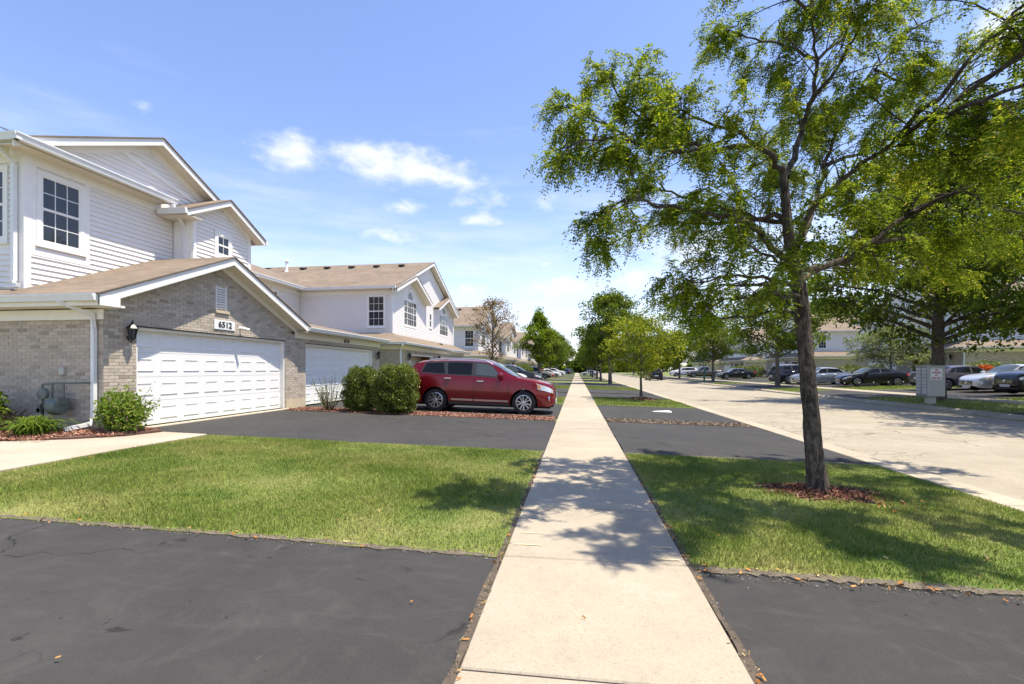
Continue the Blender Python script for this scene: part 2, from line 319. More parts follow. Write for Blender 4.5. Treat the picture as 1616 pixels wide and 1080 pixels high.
class MB:
    """collects faces in world coordinates; build() makes one object local to its thing's base"""
    def __init__(s): s.v = []; s.f = []; s.uv = {}
    def face(s, pts, uv=None):
        i = len(s.v); s.v += [tuple(p) for p in pts]; s.f.append(tuple(range(i, i + len(pts))))
        if uv: s.uv[len(s.f) - 1] = uv
        return s
    def box(s, x0, x1, y0, y1, z0, z1):
        i = len(s.v); s.v += [(x, y, z) for z in (z0, z1) for y in (y0, y1) for x in (x0, x1)]
        for q in ((0, 2, 3, 1), (4, 5, 7, 6), (0, 1, 5, 4), (2, 6, 7, 3), (0, 4, 6, 2), (1, 3, 7, 5)): s.f.append(tuple(i + k for k in q))
        return s
    def hexa(s, p):
        """8 points: bottom loop 0-3, top loop 4-7"""
        i = len(s.v); s.v += [tuple(q) for q in p]
        for q in ((3, 2, 1, 0), (4, 5, 6, 7), (0, 1, 5, 4), (1, 2, 6, 5), (2, 3, 7, 6), (3, 0, 4, 7)): s.f.append(tuple(i + k for k in q))
        return s
    def prism(s, poly, d):
        """extrude 3D polygon by vector d"""
        i = len(s.v); n = len(poly); d = Vector(d); s.v += [tuple(p) for p in poly] + [tuple(Vector(p) + d) for p in poly]
        s.f.append(tuple(i + k for k in range(n))); s.f.append(tuple(i + n + k for k in reversed(range(n))))
        for k in range(n): s.f.append((i + k, i + n + k, i + n + (k + 1) % n, i + (k + 1) % n))
        return s
    def tube(s, pts, r, n=8, cap=True, sq=None):
        pts = [Vector(p) for p in pts]; rs = r if isinstance(r, (list, tuple)) else [r] * len(pts)
        rings = []; up = Vector((0, 0, 1))
        for k, p in enumerate(pts):
            d = (pts[min(k + 1, len(pts) - 1)] - pts[max(k - 1, 0)]).normalized()
            a = d.cross(up if abs(d.z) < .95 else Vector((0, 1, 0))).normalized(); b = a.cross(d).normalized()
            ring = []
            for j in range(n):
                t = 2 * math.pi * (j + .5) / n; i = len(s.v)
                s.v.append(tuple(p + (a * math.cos(t) + b * math.sin(t)) * rs[k])); ring.append(i)
            rings.append(ring)
        for k in range(len(rings) - 1):
            for j in range(n): s.f.append((rings[k][j], rings[k][(j + 1) % n], rings[k + 1][(j + 1) % n], rings[k + 1][j]))
        if cap: s.f.append(tuple(reversed(rings[0]))); s.f.append(tuple(rings[-1]))
        return s
    def lathe(s, prof, c, axis='z', n=20):
        """profile (r, h)"""
        rings = []
        for (r, h) in prof:
            ring = []
            for j in range(n):
                t = 2 * math.pi * j / n; a, b = r * math.cos(t), r * math.sin(t)
                q = {'z': (a, b, h), 'y': (a, h, b), 'x': (h, a, b)}[axis]
                ring.append(len(s.v)); s.v.append((c[0] + q[0], c[1] + q[1], c[2] + q[2]))
            rings.append(ring)
        for k in range(len(rings) - 1):
            for j in range(n): s.f.append((rings[k][j], rings[k][(j + 1) % n], rings[k + 1][(j + 1) % n], rings[k + 1][j]))
        s.f.append(tuple(reversed(rings[0]))); s.f.append(tuple(rings[-1])); return s
    def build(s, name, mat, parent=None, smooth=False, bevel=0, fixn=True):
        b = base_of(parent); me = bpy.data.meshes.new(name)
        me.from_pydata([(x - b.x, y - b.y, z - b.z) for x, y, z in s.v], [], s.f)
        if s.uv:
            ul = me.uv_layers.new(name='UVMap')
            for fi, uv in s.uv.items():
                p = me.polygons[fi]
                for li, q in zip(p.loop_indices, uv): ul.data[li].uv = q
        if fixn and not s.uv:
            bm = bmesh.new(); bm.from_mesh(me); bmesh.ops.recalc_face_normals(bm, faces=bm.faces)
            if bevel: bmesh.ops.bevel(bm, geom=[e for e in bm.edges], offset=bevel, segments=1, affect='EDGES', clamp_overlap=True)
            bm.to_mesh(me); bm.free()
        if smooth:
            me.polygons.foreach_set('use_smooth', [True] * len(me.polygons))
            try: me.set_sharp_from_angle(angle=R(38))
            except Exception: pass
        me.update(); return link(name, me, mat, parent)
def kids(o): return [c for c in bpy.data.objects if c.parent == o]
def copy_tree(o, parent=None):
    c = o.copy(); COL.objects.link(c); c.parent = parent
    for ch in CH[o.name]: copy_tree(ch, c)
    return c
CH = {}
def index_children():
    CH.clear()
    for o in bpy.data.objects: CH[o.name] = []
    for o in bpy.data.objects:
        if o.parent: CH[o.parent.name].append(o)
def text_mesh(s, size, extrude=.004, font_bold=.0):
    cu = bpy.data.curves.new('txt', 'FONT'); cu.body = s; cu.size = size; cu.extrude = extrude; cu.align_x = 'CENTER'; cu.align_y = 'CENTER'; cu.offset = font_bold; cu.resolution_u = 3
    to = bpy.data.objects.new('txt', cu); COL.objects.link(to); dg = bpy.context.evaluated_depsgraph_get()
    me = bpy.data.meshes.new_from_object(to.evaluated_get(dg)); bpy.data.objects.remove(to); bpy.data.curves.remove(cu); me.materials.clear(); return me
def lerp(a, b, t): return a + (b - a) * t
def pw(pts):
    xs = [p[0] for p in pts]; ys = [p[1] for p in pts]
    return lambda x: float(np.interp(x, xs, ys))

# ------------------------------------------------------------------ ground, street, walks
GX = [(-700, .3), (-20, .24), (-9.2, .22), (-.56, 0), (.81, 0), (4.84, -.1), (13.5, -.06), (13.7, .02), (16.8, .15), (18.3, .15), (23, .3), (28, .5), (700, .6)]
gz = pw(GX)
SWL, SWR = -.56, .81
def sheet(name, x0, x1, y0, y1, dz, mat, nx=12, ny=4, parent=None, jit=0, bumps=0, skirt=.05, zf=gz, left=None):
    xs = sorted(set(list(np.linspace(x0, x1, nx + 1)) + [p[0] for p in GX if x0 < p[0] < x1])); ys = np.linspace(y0, y1, ny + 1)
    V = []; F = []; rnd = random.Random(int(abs(x0 * 31 + y0 * 17)) + len(name))
    for j, y in enumerate(ys):
        for i, x in enumerate(xs):
            ed = i in (0, len(xs) - 1) or j in (0, len(ys) - 1)
            jx = rnd.uniform(-jit, jit) if ed else 0; jy = rnd.uniform(-jit, jit) if ed else 0
            V.append((x + (jx if i in (0, len(xs) - 1) else 0), y + (jy if j in (0, len(ys) - 1) else 0), zf(x) + dz + (rnd.uniform(0, bumps) if not ed else 0)))
    n = len(xs)
    for j in range(ny):
        for i in range(n - 1): F.append((j * n + i, j * n + i + 1, (j + 1) * n + i + 1, (j + 1) * n + i))
    loop = [i for i in range(n)] + [j * n + n - 1 for j in range(1, ny + 1)] + [ny * n + i for i in range(n - 2, -1, -1)] + [j * n for j in range(ny - 1, 0, -1)]
    if skirt:
        k0 = len(V); V += [(V[i][0], V[i][1], V[i][2] - skirt) for i in loop]
        for k in range(len(loop)):
            k2 = (k + 1) % len(loop); F.append((loop[k], k0 + k, k0 + k2, loop[k2]))
    me = bpy.data.meshes.new(name); me.from_pydata(V, [], F); me.update()
    return link(name, me, mat, parent)
def struct(o): o['kind'] = 'structure'; return o

def gbase(x):
    return gz(x) - .035 - (.14 if 4.9 < x < 13.45 else 0)
V = []; xs = [-700, -60, -20, -9.2, -.56, .81, 4.8, 4.95, 13.4, 13.52, 13.7, 16.8, 18.3, 23, 28, 60, 700]; ys = [-80, -20, 0, 20, 60, 140, 300, 900]
for y in ys:
    for x in xs: V.append((x, y, gbase(x)))
n = len(xs); FF = [(j * n + i, j * n + i + 1, (j + 1) * n + i + 1, (j + 1) * n + i) for j in range(len(ys) - 1) for i in range(n - 1)]
me = bpy.data.meshes.new('ground'); me.from_pydata(V, [], FF); struct(link('ground', me, 'lawn_soil'))
# street with gutter crown
STZ = pw([(4.84, -.105), (5.3, -.12), (9.2, -.03), (13.05, -.13), (13.5, -.11)])
struct(sheet('street', 4.84, 13.5, -60, 320, 0, 'street_concrete', 16, 60, zf=STZ))
gp_ = struct(sheet('gutter_pan', 4.85, 5.27, -30, 150, -.012, 'soil', 1, 4, zf=STZ))
for k in range(-8, 42):
    y = k * 3.05; m = MB(); m.hexa([(4.85, y + .008, -.16), (5.27, y + .008, -.16), (5.27, y + 3.04, -.16), (4.85, y + 3.04, -.16), (4.85, y + .008, STZ(4.85) + .006), (5.27, y + .008, STZ(5.27) + .008), (5.27, y + 3.04, STZ(5.27) + .008), (4.85, y + 3.04, STZ(4.85) + .006)]); m.build('gutter_slab', 'sidewalk_concrete', gp_)
kb = MB()
for k in range(-20, 90):
    y = k * 3.6; kb.hexa([(13.5, y, -.14), (13.78, y, -.14), (13.78, y + 3.59, -.14), (13.5, y + 3.59, -.14), (13.53, y, -.045), (13.76, y, .045), (13.76, y + 3.59, .045), (13.53, y + 3.59, -.045)])
struct(kb.build('kerb', 'street_concrete'))
# near sidewalk: bed + separate slabs
sb = MB(); sb.box(SWL, SWR, -30, 62, -.12, -.012); walk = struct(sb.build('sidewalk', 'mulch_soil'))
JO = [-6, -4.6, -3.2, -1.9, -.55, .82, 2.2, 3.58]      # transverse joints met in the picture
while JO[-1] < 58: JO.append(JO[-1] + 1.34)
rs = random.Random(3)
for a, b in zip(JO[:-1], JO[1:]):
    m = MB(); g = .008; z = rs.uniform(.010, .0155); zz = min(.0158, z + rs.uniform(-.003, .003))
    m.hexa([(SWL, a + g, -.1), (SWR, a + g, -.1), (SWR, b - g, -.1), (SWL, b - g, -.1), (SWL, a + g, z), (SWR, a + g, zz), (SWR, b - g, zz), (SWL, b - g, z)])
    m.build('sidewalk_slab', 'sidewalk_concrete', walk, bevel=.008)
m = MB(); m.box(SWL, SWR, JO[-1] + .01, 300, -.1, .011); m.build('sidewalk_strip', 'sidewalk_concrete', walk)
# far sidewalk
struct(sheet('far_sidewalk', 16.8, 18.3, -40, 300, .012, 'sidewalk_concrete', 1, 40))
# driveways: (y0, y1)
LAWNS = [(3.6, 8.3)] + [(19.7 + 16.6 * k, 25.1 + 16.6 * k) for k in range(10)]
STRIP = [13.4 + 16.6 * k for k in range(10)]
drv = [(-9.0, 3.6)]
for k in range(10):
    a = LAWNS[k][1]; s = STRIP[k]; b = LAWNS[k + 1][0]
    drv += [(a, s), (s + (.95 if k == 0 else .6), b)]
drv = [(-9.0, -4.0), (-3.6, 3.6)] + drv[1:]
for i, (a, b) in enumerate(drv):
    near = b < 26
    struct(sheet('driveway', -9.12 if i > 1 else -12, SWL - .015, a, b, 0, 'asphalt', 14 if near else 4, 10 if near else 2, jit=.012 if near else 0))
    struct(sheet('driveway_apron', SWR + .015, 4.82, a, b, -.004, 'asphalt', 10 if near else 3, 10 if near else 2, jit=.02 if near else 0))
for (a, b) in ((9, 17.5), (23.8, 33), (37.2, 48.4), (52, 62), (64, 76), (79, 94)):      # across the street
    struct(sheet('far_driveway', 18.32, 27.9, a, b, .0, 'asphalt', 3, 1))
    struct(sheet('far_driveway_apron', 13.8, 16.78, a + (1.8 if a > 20 and a < 30 else 0), b, .0, 'asphalt', 2, 1))
# lawns
lawn_rects = []
for i, (a, b) in enumerate(LAWNS):
    for (x0, x1) in (((-7.14, SWL - .02) if i == 0 else (-8.6, SWL - .02)), (SWR + .02, 4.8)):
        struct(sheet('lawn', x0, x1, a - .03, b + .03, .006, 'lawn_soil', 10, 8, jit=.02)); lawn_rects.append((x0, x1, a, b, i))
fl = [(13.8, 16.75, 6, 140), (18.35, 26, 6, 140)]
# concrete entrance walk at the left
pts = [(-7.16, 8.27), (-7.16, 4.6), (-15, 4.6), (-15, 6.45), (-9.9, 6.5), (-8.75, 7.05), (-8.25, 7.6), (-8.12, 8.27)]
m = MB(); m.prism([(x, y, gz(x) + .03) for x, y in pts], (0, 0, -.1)); struct(m.build('entrance_walk', 'walk_concrete', bevel=.008))
m = MB(); m.box(-9.19, -8.95, 8.72, 13.8, .1, .232); struct(m.build('garage_apron', 'walk_concrete'))
# left planting bed
m = MB(); bedp = [(-8.14, 8.25), (-8.27, 7.6), (-8.77, 7.06), (-9.9, 6.52), (-15, 6.47), (-15, 8.0), (-9.2, 8.0), (-9.2, 8.6), (-8.5, 8.5)]
m.prism([(x, y, .262 + .02 * (x < -8.8)) for x, y in bedp], (0, 0, -.1)); struct(m.build('planting_bed', 'mulch_soil'))
struct(sheet('mulch_strip_bed', -8.9, -.62, 13.36, 14.4, .012, 'mulch_soil', 20, 3, jit=.04))
struct(sheet('gravel_strip_bed', .86, 4.75, 13.38, 14.3, .004, 'mulch_soil', 10, 3, jit=.05))

# ------------------------------------------------------------------ grass blades, mulch, litter (uncountable stuff)
def wobble(x, y): return .5 + .25 * np.sin(x * 1.7 + np.sin(y * 2.3) * 1.3) + .25 * np.sin(y * 2.1 + 1.7 + np.sin(x * 1.1) * 1.6)
GZX = np.array([p[0] for p in GX]); GZY = np.array([p[1] for p in GX])
def blades(name, rects, dens, hgt, wid, label, mat='grass_blade', edge=.02):
    V = []
    for (x0, x1, y0, y1) in rects:
        n = int((x1 - x0) * (y1 - y0) * dens)
        x = RNG.uniform(x0 - edge, x1 + edge, n); y = RNG.uniform(y0 - edge, y1 + edge, n)
        # thin, ragged edges and worn spots
        dedge = np.minimum.reduce([x - x0, x1 - x, y - y0, y1 - y])
        keep = RNG.random(n) < np.clip(.25 + dedge / .10, 0, 1) * np.clip(.62 + .5 * wobble(x * 1.3, y * 1.3), 0, 1)
        bare = np.zeros(n)
        for bx, by, br in ((-6.1, 7.75, .35), (-3.9, 7.6, .22), (-5.2, 3.75, .5), (4.3, 4.0, .35), (-5.2, 7.3, .2)): bare = np.maximum(bare, np.exp(-(((x - bx) / br) ** 2 + ((y - by) / (br * .5)) ** 2)))
        tx, ty = 2.97, 6.2; rr = np.hypot((x - tx) / 1.0, (y - ty) / .75); keep &= (rr > .62 + .16 * np.sin(np.arctan2(y - ty, x - tx) * 5)) 
        keep &= RNG.random(n) > bare * .8
        x, y = x[keep], y[keep]; n = len(x); z = np.interp(x, GZX, GZY) + .004
        hh = hgt * RNG.uniform(.5, 1.25, n) * (.65 + .7 * wobble(x * .9 + 3, y * .9)); th = RNG.uniform(0, 6.283, n); ph = RNG.uniform(0, 6.283, n); ln = hh * RNG.uniform(.1, .75, n)
        ww = wid * RNG.uniform(.6, 1.2, n); dx, dy = np.cos(th) * ww / 2, np.sin(th) * ww / 2
        a = np.stack([x - dx, y - dy, z], 1); b = np.stack([x + dx, y + dy, z], 1); c = np.stack([x + np.cos(ph) * ln, y + np.sin(ph) * ln, z + hh], 1)
        V.append(np.stack([a, b, c], 1).reshape(-1, 3))
    V = np.concatenate(V); F = np.arange(len(V))
    o = link(name, np_mesh(name, V, F, 3), mat); return tag(o, label, 'grass', kind='stuff')
near = [r[:4] for r in lawn_rects if r[4] == 0]
blades('grass', near, 6500, .036, .0075, 'sunlit and dappled short lawn grass beside the sidewalk in the foreground')
blades('grass', [r[:4] for r in lawn_rects if 1 <= r[4] <= 2], 650, .06, .022, 'mown grass on the small lawns further along the sidewalk')
blades('grass', [(13.85, 16.7, 17.6, 25.5), (13.85, 16.7, 33.1, 37.1), (18.4, 26, 17.6, 23.7), (18.4, 26, 33.1, 37.1), (13.85, 16.7, 48.5, 51.9)], 300, .06, .03, 'mown grass beyond the street around the far driveways')
def chips(name, pos, size, mat, label, flat=.5, cat='mulch'):
    P = np.asarray(pos); n = len(P); a = RNG.normal(size=(n, 3)); a[:, 2] *= flat; a /= np.linalg.norm(a, axis=1)[:, None]
    b = RNG.normal(size=(n, 3)); b[:, 2] *= flat; b -= (a * b).sum(1)[:, None] * a; b /= np.linalg.norm(b, axis=1)[:, None]
    L = (size * RNG.uniform(.5, 1.4, n))[:, None]; w = L * RNG.uniform(.2, .5, n)[:, None]
    V = np.stack([P - a * L - b * w, P + a * L - b * w, P + a * L + b * w, P - a * L + b * w], 1).reshape(-1, 3)
    o = link(name, np_mesh(name, V, np.arange(len(V)), 4), mat); return tag(o, label, cat, kind='stuff')
def scatter_rect(x0, x1, y0, y1, n, dz=.02, zr=.03):
    x = RNG.uniform(x0, x1, n); y = RNG.uniform(y0, y1, n); return np.stack([x, y, np.interp(x, GZX, GZY) + dz + RNG.uniform(0, zr, n)], 1)
chips('mulch', scatter_rect(-8.9, -.68, 13.3, 14.46, 11000, .012, .018), .02, 'mulch_chip', 'strip of red bark mulch between the driveways beside the red car')
p = np.concatenate([scatter_rect(-9.3, -8.3, 7.3, 8.4, 1800, .06, .03), scatter_rect(-13, -8.9, 6.6, 8.0, 5000, .06, .03)]); chips('mulch', p, .02, 'mulch_chip', 'red bark mulch in the planting bed against the brick wall')
n = 3600; rr = .78 * np.sqrt(RNG.random(n)) * RNG.uniform(.7, 1.1, n); aa = RNG.uniform(0, 6.283, n); x = 2.97 + rr * np.cos(aa); y = 6.2 + .62 * rr * np.sin(aa)
chips('mulch', np.stack([x, y, np.interp(x, GZX, GZY) + .01 + .10 * np.clip(.7 - rr, 0, 1) * RNG.random(n)], 1), .017, 'mulch_chip_dark', 'ring of red bark mulch round the near tree trunk')
n = 900; rr = .8 * np.sqrt(RNG.random(n)); aa = RNG.uniform(0, 6.283, n); x = 3.2 + rr * np.cos(aa); y = 24.2 + rr * np.sin(aa)
chips('mulch', np.stack([x, y, np.interp(x, GZX, GZY) + .02 + .25 * (.8 - rr) * RNG.random(n)], 1), .05, 'mulch_chip', 'mound of red mulch round the small yellow-green tree')
chips('gravel', scatter_rect(.9, 4.7, 13.4, 14.3, 5000, .004, .02), .02, 'gravel', 'strip of brown gravel and weeds between the driveway aprons', cat='gravel')
def edge_litter(n):
    out = []
    for (x0, x1, y0, y1, k) in ((SWL - .05, SWL + .02, 1.2, 8, .3), (SWR - .02, SWR + .06, 1.2, 8, .3), (-5, SWL, 3.5, 3.66, .18), (SWR, 4.8, 3.4, 3.62, .3), (SWR, 4.8, 3.5, 4.4, .22), (-7, 4.5, -1, 8, .1)):
        out.append(scatter_rect(x0, x1, y0, y1, int(n * k), .018, .012))
    return np.concatenate(out)
chips('fallen_leaves', edge_litter(240), .014, 'dry_leaf', 'small fallen orange leaves along the sidewalk edges and lawn', cat='leaves')
n = 70; chips('fallen_leaves', np.stack([RNG.normal(3.4, .16, n), RNG.normal(5.5, .07, n), -.06 + RNG.uniform(.03, .12, n)], 1), .016, 'dry_leaf', 'clump of dry yellow leaves on the grass below the near tree', .9, 'leaves')
# soil gaps along the sidewalk edges
for nm, x0, x1 in (('soil_edge', SWL - .045, SWL - .002), ('soil_edge', SWR + .002, SWR + .045)):
    struct(sheet(nm, x0, x1, -1, 8.3, .0085, 'soil', 1, 60, jit=.016))
chips('gravel', np.concatenate([scatter_rect(SWL - .05, SWL, -.5, 8, 1100, .008, .006), scatter_rect(SWR, SWR + .05, -.5, 8, 1100, .008, .006), scatter_rect(-7, SWL, 3.5, 3.66, 1500, .008, .006), scatter_rect(SWR, 4.8, 3.42, 3.64, 1500, .006, .006)]), .0055, 'gravel', 'grit and crumbs along the edges of the lawn and sidewalk', cat='gravel')
plain('dust', (.12, .098, .066), .95, var=.3, vs=18)
for (x0, x1, y0, y1) in ((-6.9, SWL - .06, 3.555, 3.62), (SWR + .06, 4.8, 3.53, 3.62), (SWR + .06, 4.8, 8.29, 8.4)): struct(sheet('soil_edge', x0, x1, y0, y1, .0085, 'dust', 90, 1, jit=.03, skirt=.012))
# faint utility paint marks on the slabs
def mark(name, x0, x1, y0, y1, mat, label):
    m = MB(); k = 9
    top = [(lerp(x0, x1, i / k), y1 + random.uniform(-.006, .006), .0172) for i in range(k + 1)]; bot = [(lerp(x0, x1, i / k), y0 + random.uniform(-.006, .006), .0172) for i in range(k + 1)]
    for i in range(k):
        m.face([bot[i], bot[i + 1], top[i + 1], top[i]])
    tag(m.build(name, mat, fixn=False), label, 'paint mark')
t = NT('mark_yellow'); nn = t.noise(t.world(), 60, 4, .7); t.col(t.mix(t.ramp(nn, [(.35, .5), (.6, .95)]), (.6, .44, .1), (.46, .39, .3))); t.set(.8)
t = NT('mark_blue'); nn = t.noise(t.world(), 60, 4, .7); t.col(t.mix(t.ramp(nn, [(.35, .6), (.6, .97)]), (.16, .3, .5), (.46, .4, .32))); t.set(.8)
mark('paint_mark', SWL + .05, SWL + .28, 3.82, 3.845, 'mark_yellow', 'faded yellow dash at left sidewalk edge just nearer than its twin')
mark('paint_mark', SWL + .07, SWL + .3, 4.10, 4.125, 'mark_yellow', 'faded yellow dash at left sidewalk edge, the farther of the pair')
mark('paint_mark', SWR - .22, SWR - .04, 3.66, 3.69, 'mark_yellow', 'faded yellow dash at right sidewalk edge by the joint')
mark('paint_mark', SWR - .2, SWR - .05, 3.9, 3.93, 'mark_yellow', 'faded yellow dash at right sidewalk edge beside the grass')
mark('paint_mark', SWR - .25, SWR - .04, 5.75, 5.79, 'mark_blue', 'faded blue utility mark at right sidewalk edge under the tree shadow')
m = MB(); m.hexa([(2.75, 17.3, -.045), (3.35, 17.25, -.06), (3.4, 17.55, -.06), (2.7, 17.5, -.045), (2.85, 17.33, -.02), (3.3, 17.28, -.02), (3.3, 17.5, -.01), (2.8, 17.45, -.03)])
tag(m.build('paper_bag', 'sign_white'), 'flattened white paper lying on the right-hand driveway apron', 'paper')

# ------------------------------------------------------------------ house kit
def prange(poly, z):
    """s-range of a convex (s,z) polygon at height z"""
    ss = []
    for (a, b) in zip(poly, poly[1:] + poly[:1]):
        if (a[1] - z) * (b[1] - z) <= 0 and a[1] != b[1]: ss.append(a[0] + (b[0] - a[0]) * (z - a[1]) / (b[1] - a[1]))
    return (min(ss), max(ss)) if len(ss) >= 2 else None
class Plane:
    """vertical wall plane: origin o (x,y), along direction d (x,y), outward normal n (x,y); local coords (s, z, off)"""
    def __init__(p, o, d, n): p.o, p.d, p.n = o, d, n
    def P(p, s, z, off=0): return (p.o[0] + p.d[0] * s + p.n[0] * off, p.o[1] + p.d[1] * s + p.n[1] * off, z)
    def box(p, m, s0, s1, z0, z1, o0, o1):
        return m.hexa([p.P(s0, z0, o0), p.P(s1, z0, o0), p.P(s1, z0, o1), p.P(s0, z0, o1), p.P(s0, z1, o0), p.P(s1, z1, o0), p.P(s1, z1, o1), p.P(s0, z1, o1)])
    def band(p, m, a, b, w, o0, o1):
        """board along the line a-b in the plane, w below the line"""
        return m.hexa([p.P(a[0], a[1] - w, o0), p.P(b[0], b[1] - w, o0), p.P(b[0], b[1] - w, o1), p.P(a[0], a[1] - w, o1), p.P(a[0], a[1], o0), p.P(b[0], b[1], o0), p.P(b[0], b[1], o1), p.P(a[0], a[1], o1)])
def spans(r, z0, z1, holes):
    out = [r]
    for (a, b, c, d) in holes:
        if z1 <= c + .02 or z0 >= d - .02: continue
        nx = []
        for (s0, s1) in out:
            if b <= s0 or a >= s1: nx.append((s0, s1)); continue
            if a > s0: nx.append((s0, a))
            if b < s1: nx.append((b, s1))
        out = nx
    return [(a, b) for a, b in out if b - a > .02]
def siding(pl, poly, holes, mat, wall, each=True, ex=.112):
    zmin = min(p[1] for p in poly); zmax = max(p[1] for p in poly); z = zmin; allm = MB()
    while z < zmax - .01:
        z1 = min(z + ex, zmax); ra = prange(poly, z + .002); rb = prange(poly, z1 - .002)
        if ra and rb:
            for (a, b) in spans((min(ra[0], rb[0]) if 0 else ra[0], ra[1]), z, z1, holes):
                ta = max(a, rb[0]) if a == ra[0] else a; tb = min(b, rb[1]) if b == ra[1] else b
                if tb <= ta: tb = ta + .005
                m = MB() if each else allm
                m.hexa([pl.P(a, z, 0), pl.P(b, z, 0), pl.P(b, z, .027), pl.P(a, z, .027), pl.P(ta, z1, 0), pl.P(tb, z1, 0), pl.P(tb, z1, .003), pl.P(ta, z1, .003)])
                if each: m.build('siding_board', mat, wall)
        z = z1
    if not each: tag(allm.build('siding_boards', mat, wall), kind='stuff')
BRICKS = []
def bricks(pl, poly, holes, wall, store, ln=.2, ht=.0677, gap=.009):
    zmin = min(p[1] for p in poly); zmax = max(p[1] for p in poly); z = zmin; row = 0
    s_lo = min(p[0] for p in poly); s_hi = max(p[0] for p in poly)
    while z + ht < zmax + .02:
        ra = prange(poly, min(max(z + .01, zmin + .001), zmax - .001)); rb = prange(poly, min(z + ht, zmax - .001))
        if ra and rb:
            lo, hi = max(ra[0], rb[0]), min(ra[1], rb[1])
            for (a, b) in spans((lo, hi), z, z + ht, holes):
                s = a - ((a - s_lo + (row % 2) * (ln + gap) / 2) % (ln + gap))
                while s < b - .03:
                    s0, s1 = max(s, a), min(s + ln, b)
                    if s1 - s0 > .03: store.append((pl, s0, s1, z, z + ht - gap))
                    s += ln + gap
        z += ht; row += 1
def place_bricks(store, wall_of, limit=300):
    b0 = Vector((0, 0, CAM_H)); store.sort(key=lambda q: (Vector(q[0].P((q[1] + q[2]) / 2, q[3], 0)) - b0).length)
    cache = {}; rb = random.Random(5); rest = {}
    for k, (pl, s0, s1, z0, z1) in enumerate(store):
        w = wall_of[id(pl)]; off = rb.uniform(.007, .0115)
        if k < limit:
            key = (id(pl), round(s1 - s0, 2))
            if key not in cache:
                m = MB(); L = s1 - s0; p2 = Plane((0, 0), pl.d, pl.n); p2.box(m, 0, L, 0, z1 - z0, -.01, 0); me = bpy.data.meshes.new('brick'); me.from_pydata(m.v, [], m.f)
                bm = bmesh.new(); bm.from_mesh(me); bmesh.ops.recalc_face_normals(bm, faces=bm.faces); bm.to_mesh(me); bm.free(); cache[key] = me
            o = link('brick', cache[key], 'brick', w); o.location = Vector(pl.P(s0, z0, off)) - base_of(w)
        else:
            m = rest.setdefault(id(pl), MB()); pl.box(m, s0, s1, z0, z1, -.005, off)
    for pid, m in rest.items(): tag(m.build('bricks', 'brick', wall_of[pid]), kind='stuff')
def roof_slope(m, pts, thick=.03):
    """quad/tri roof plane with UVs in metres (u along eave, v up the slope). pts[0]-pts[1] is the eave"""
    p = [Vector(q) for q in pts]; e = (p[1] - p[0]).normalized(); nrm = e.cross(p[2] - p[1]).normalized(); up = nrm.cross(e)
    if nrm.z < 0: nrm = -nrm
    uv = [((q - p[0]).dot(e), abs((q - p[0]).dot(up))) for q in p]
    m.face([q + nrm * thick for q in p], uv)
    n = len(p)
    for k in range(n):
        a, b = p[k], p[(k + 1) % n]; m.face([a, b, b + nrm * thick, a + nrm * thick], [(0, 0), (.1, 0), (.1, .02), (0, .02)])
def window(house, pl, s0, s1, z0, z1, cols, rows, sashes=2, casing=.09, each=True, inset=.012, sill=True):
    m = MB(); c = casing
    pl.box(m, s0 - c, s0, z0 - c, z1 + c, 0, .035); pl.box(m, s1, s1 + c, z0 - c, z1 + c, 0, .035)
    pl.box(m, s0, s1, z1, z1 + c, 0, .034); pl.box(m, s0, s1, z0 - c, z0, 0, .034)
    if sill: pl.box(m, s0 - c - .03, s1 + c + .03, z0 - c - .035, z0 - c + .0, 0, .06)
    fw = .035
    pl.box(m, s0, s0 + fw, z0, z1, -.05, .026); pl.box(m, s1 - fw, s1, z0, z1, -.05, .026); pl.box(m, s0 + fw, s1 - fw, z1 - fw, z1, -.05, .025); pl.box(m, s0 + fw, s1 - fw, z0, z0 + fw, -.05, .025)
    hs = (z1 - z0) / sashes
    for k in range(1, sashes): pl.box(m, s0 + fw, s1 - fw, z0 + hs * k - .025, z0 + hs * k + .025, -.05, .022)
    w = m.build('window', 'white_trim', house)
    mu = MB(); gl = MB()
    for k in range(sashes):
        za, zb = z0 + hs * k + (.03 if k else fw), z0 + hs * (k + 1) - (.03 if k < sashes - 1 else fw); sa, sb = s0 + fw, s1 - fw
        for i in range(cols):
            for j in range(rows):
                a, b = lerp(sa, sb, i / cols), lerp(sa, sb, (i + 1) / cols); e, f = lerp(za, zb, j / rows), lerp(za, zb, (j + 1) / rows)
                g = MB() if each else gl; pl.box(g, a + .004, b - .004, e + .004, f - .004, inset - .008, inset)
                if each: g.build('pane', 'glass', w)
        for i in range(1, cols): a = lerp(sa, sb, i / cols); pl.box(mu, a - .009, a + .009, za, zb, inset - .006, inset + .007)
        for j in range(1, rows): e = lerp(za, zb, j / rows); pl.box(mu, sa, sb, e - .009, e + .009, inset - .006, inset + .005)
    if not each: gl.build('pane', 'glass', w)
    if mu.v: mu.build('muntins', 'muntin', w)
    return w
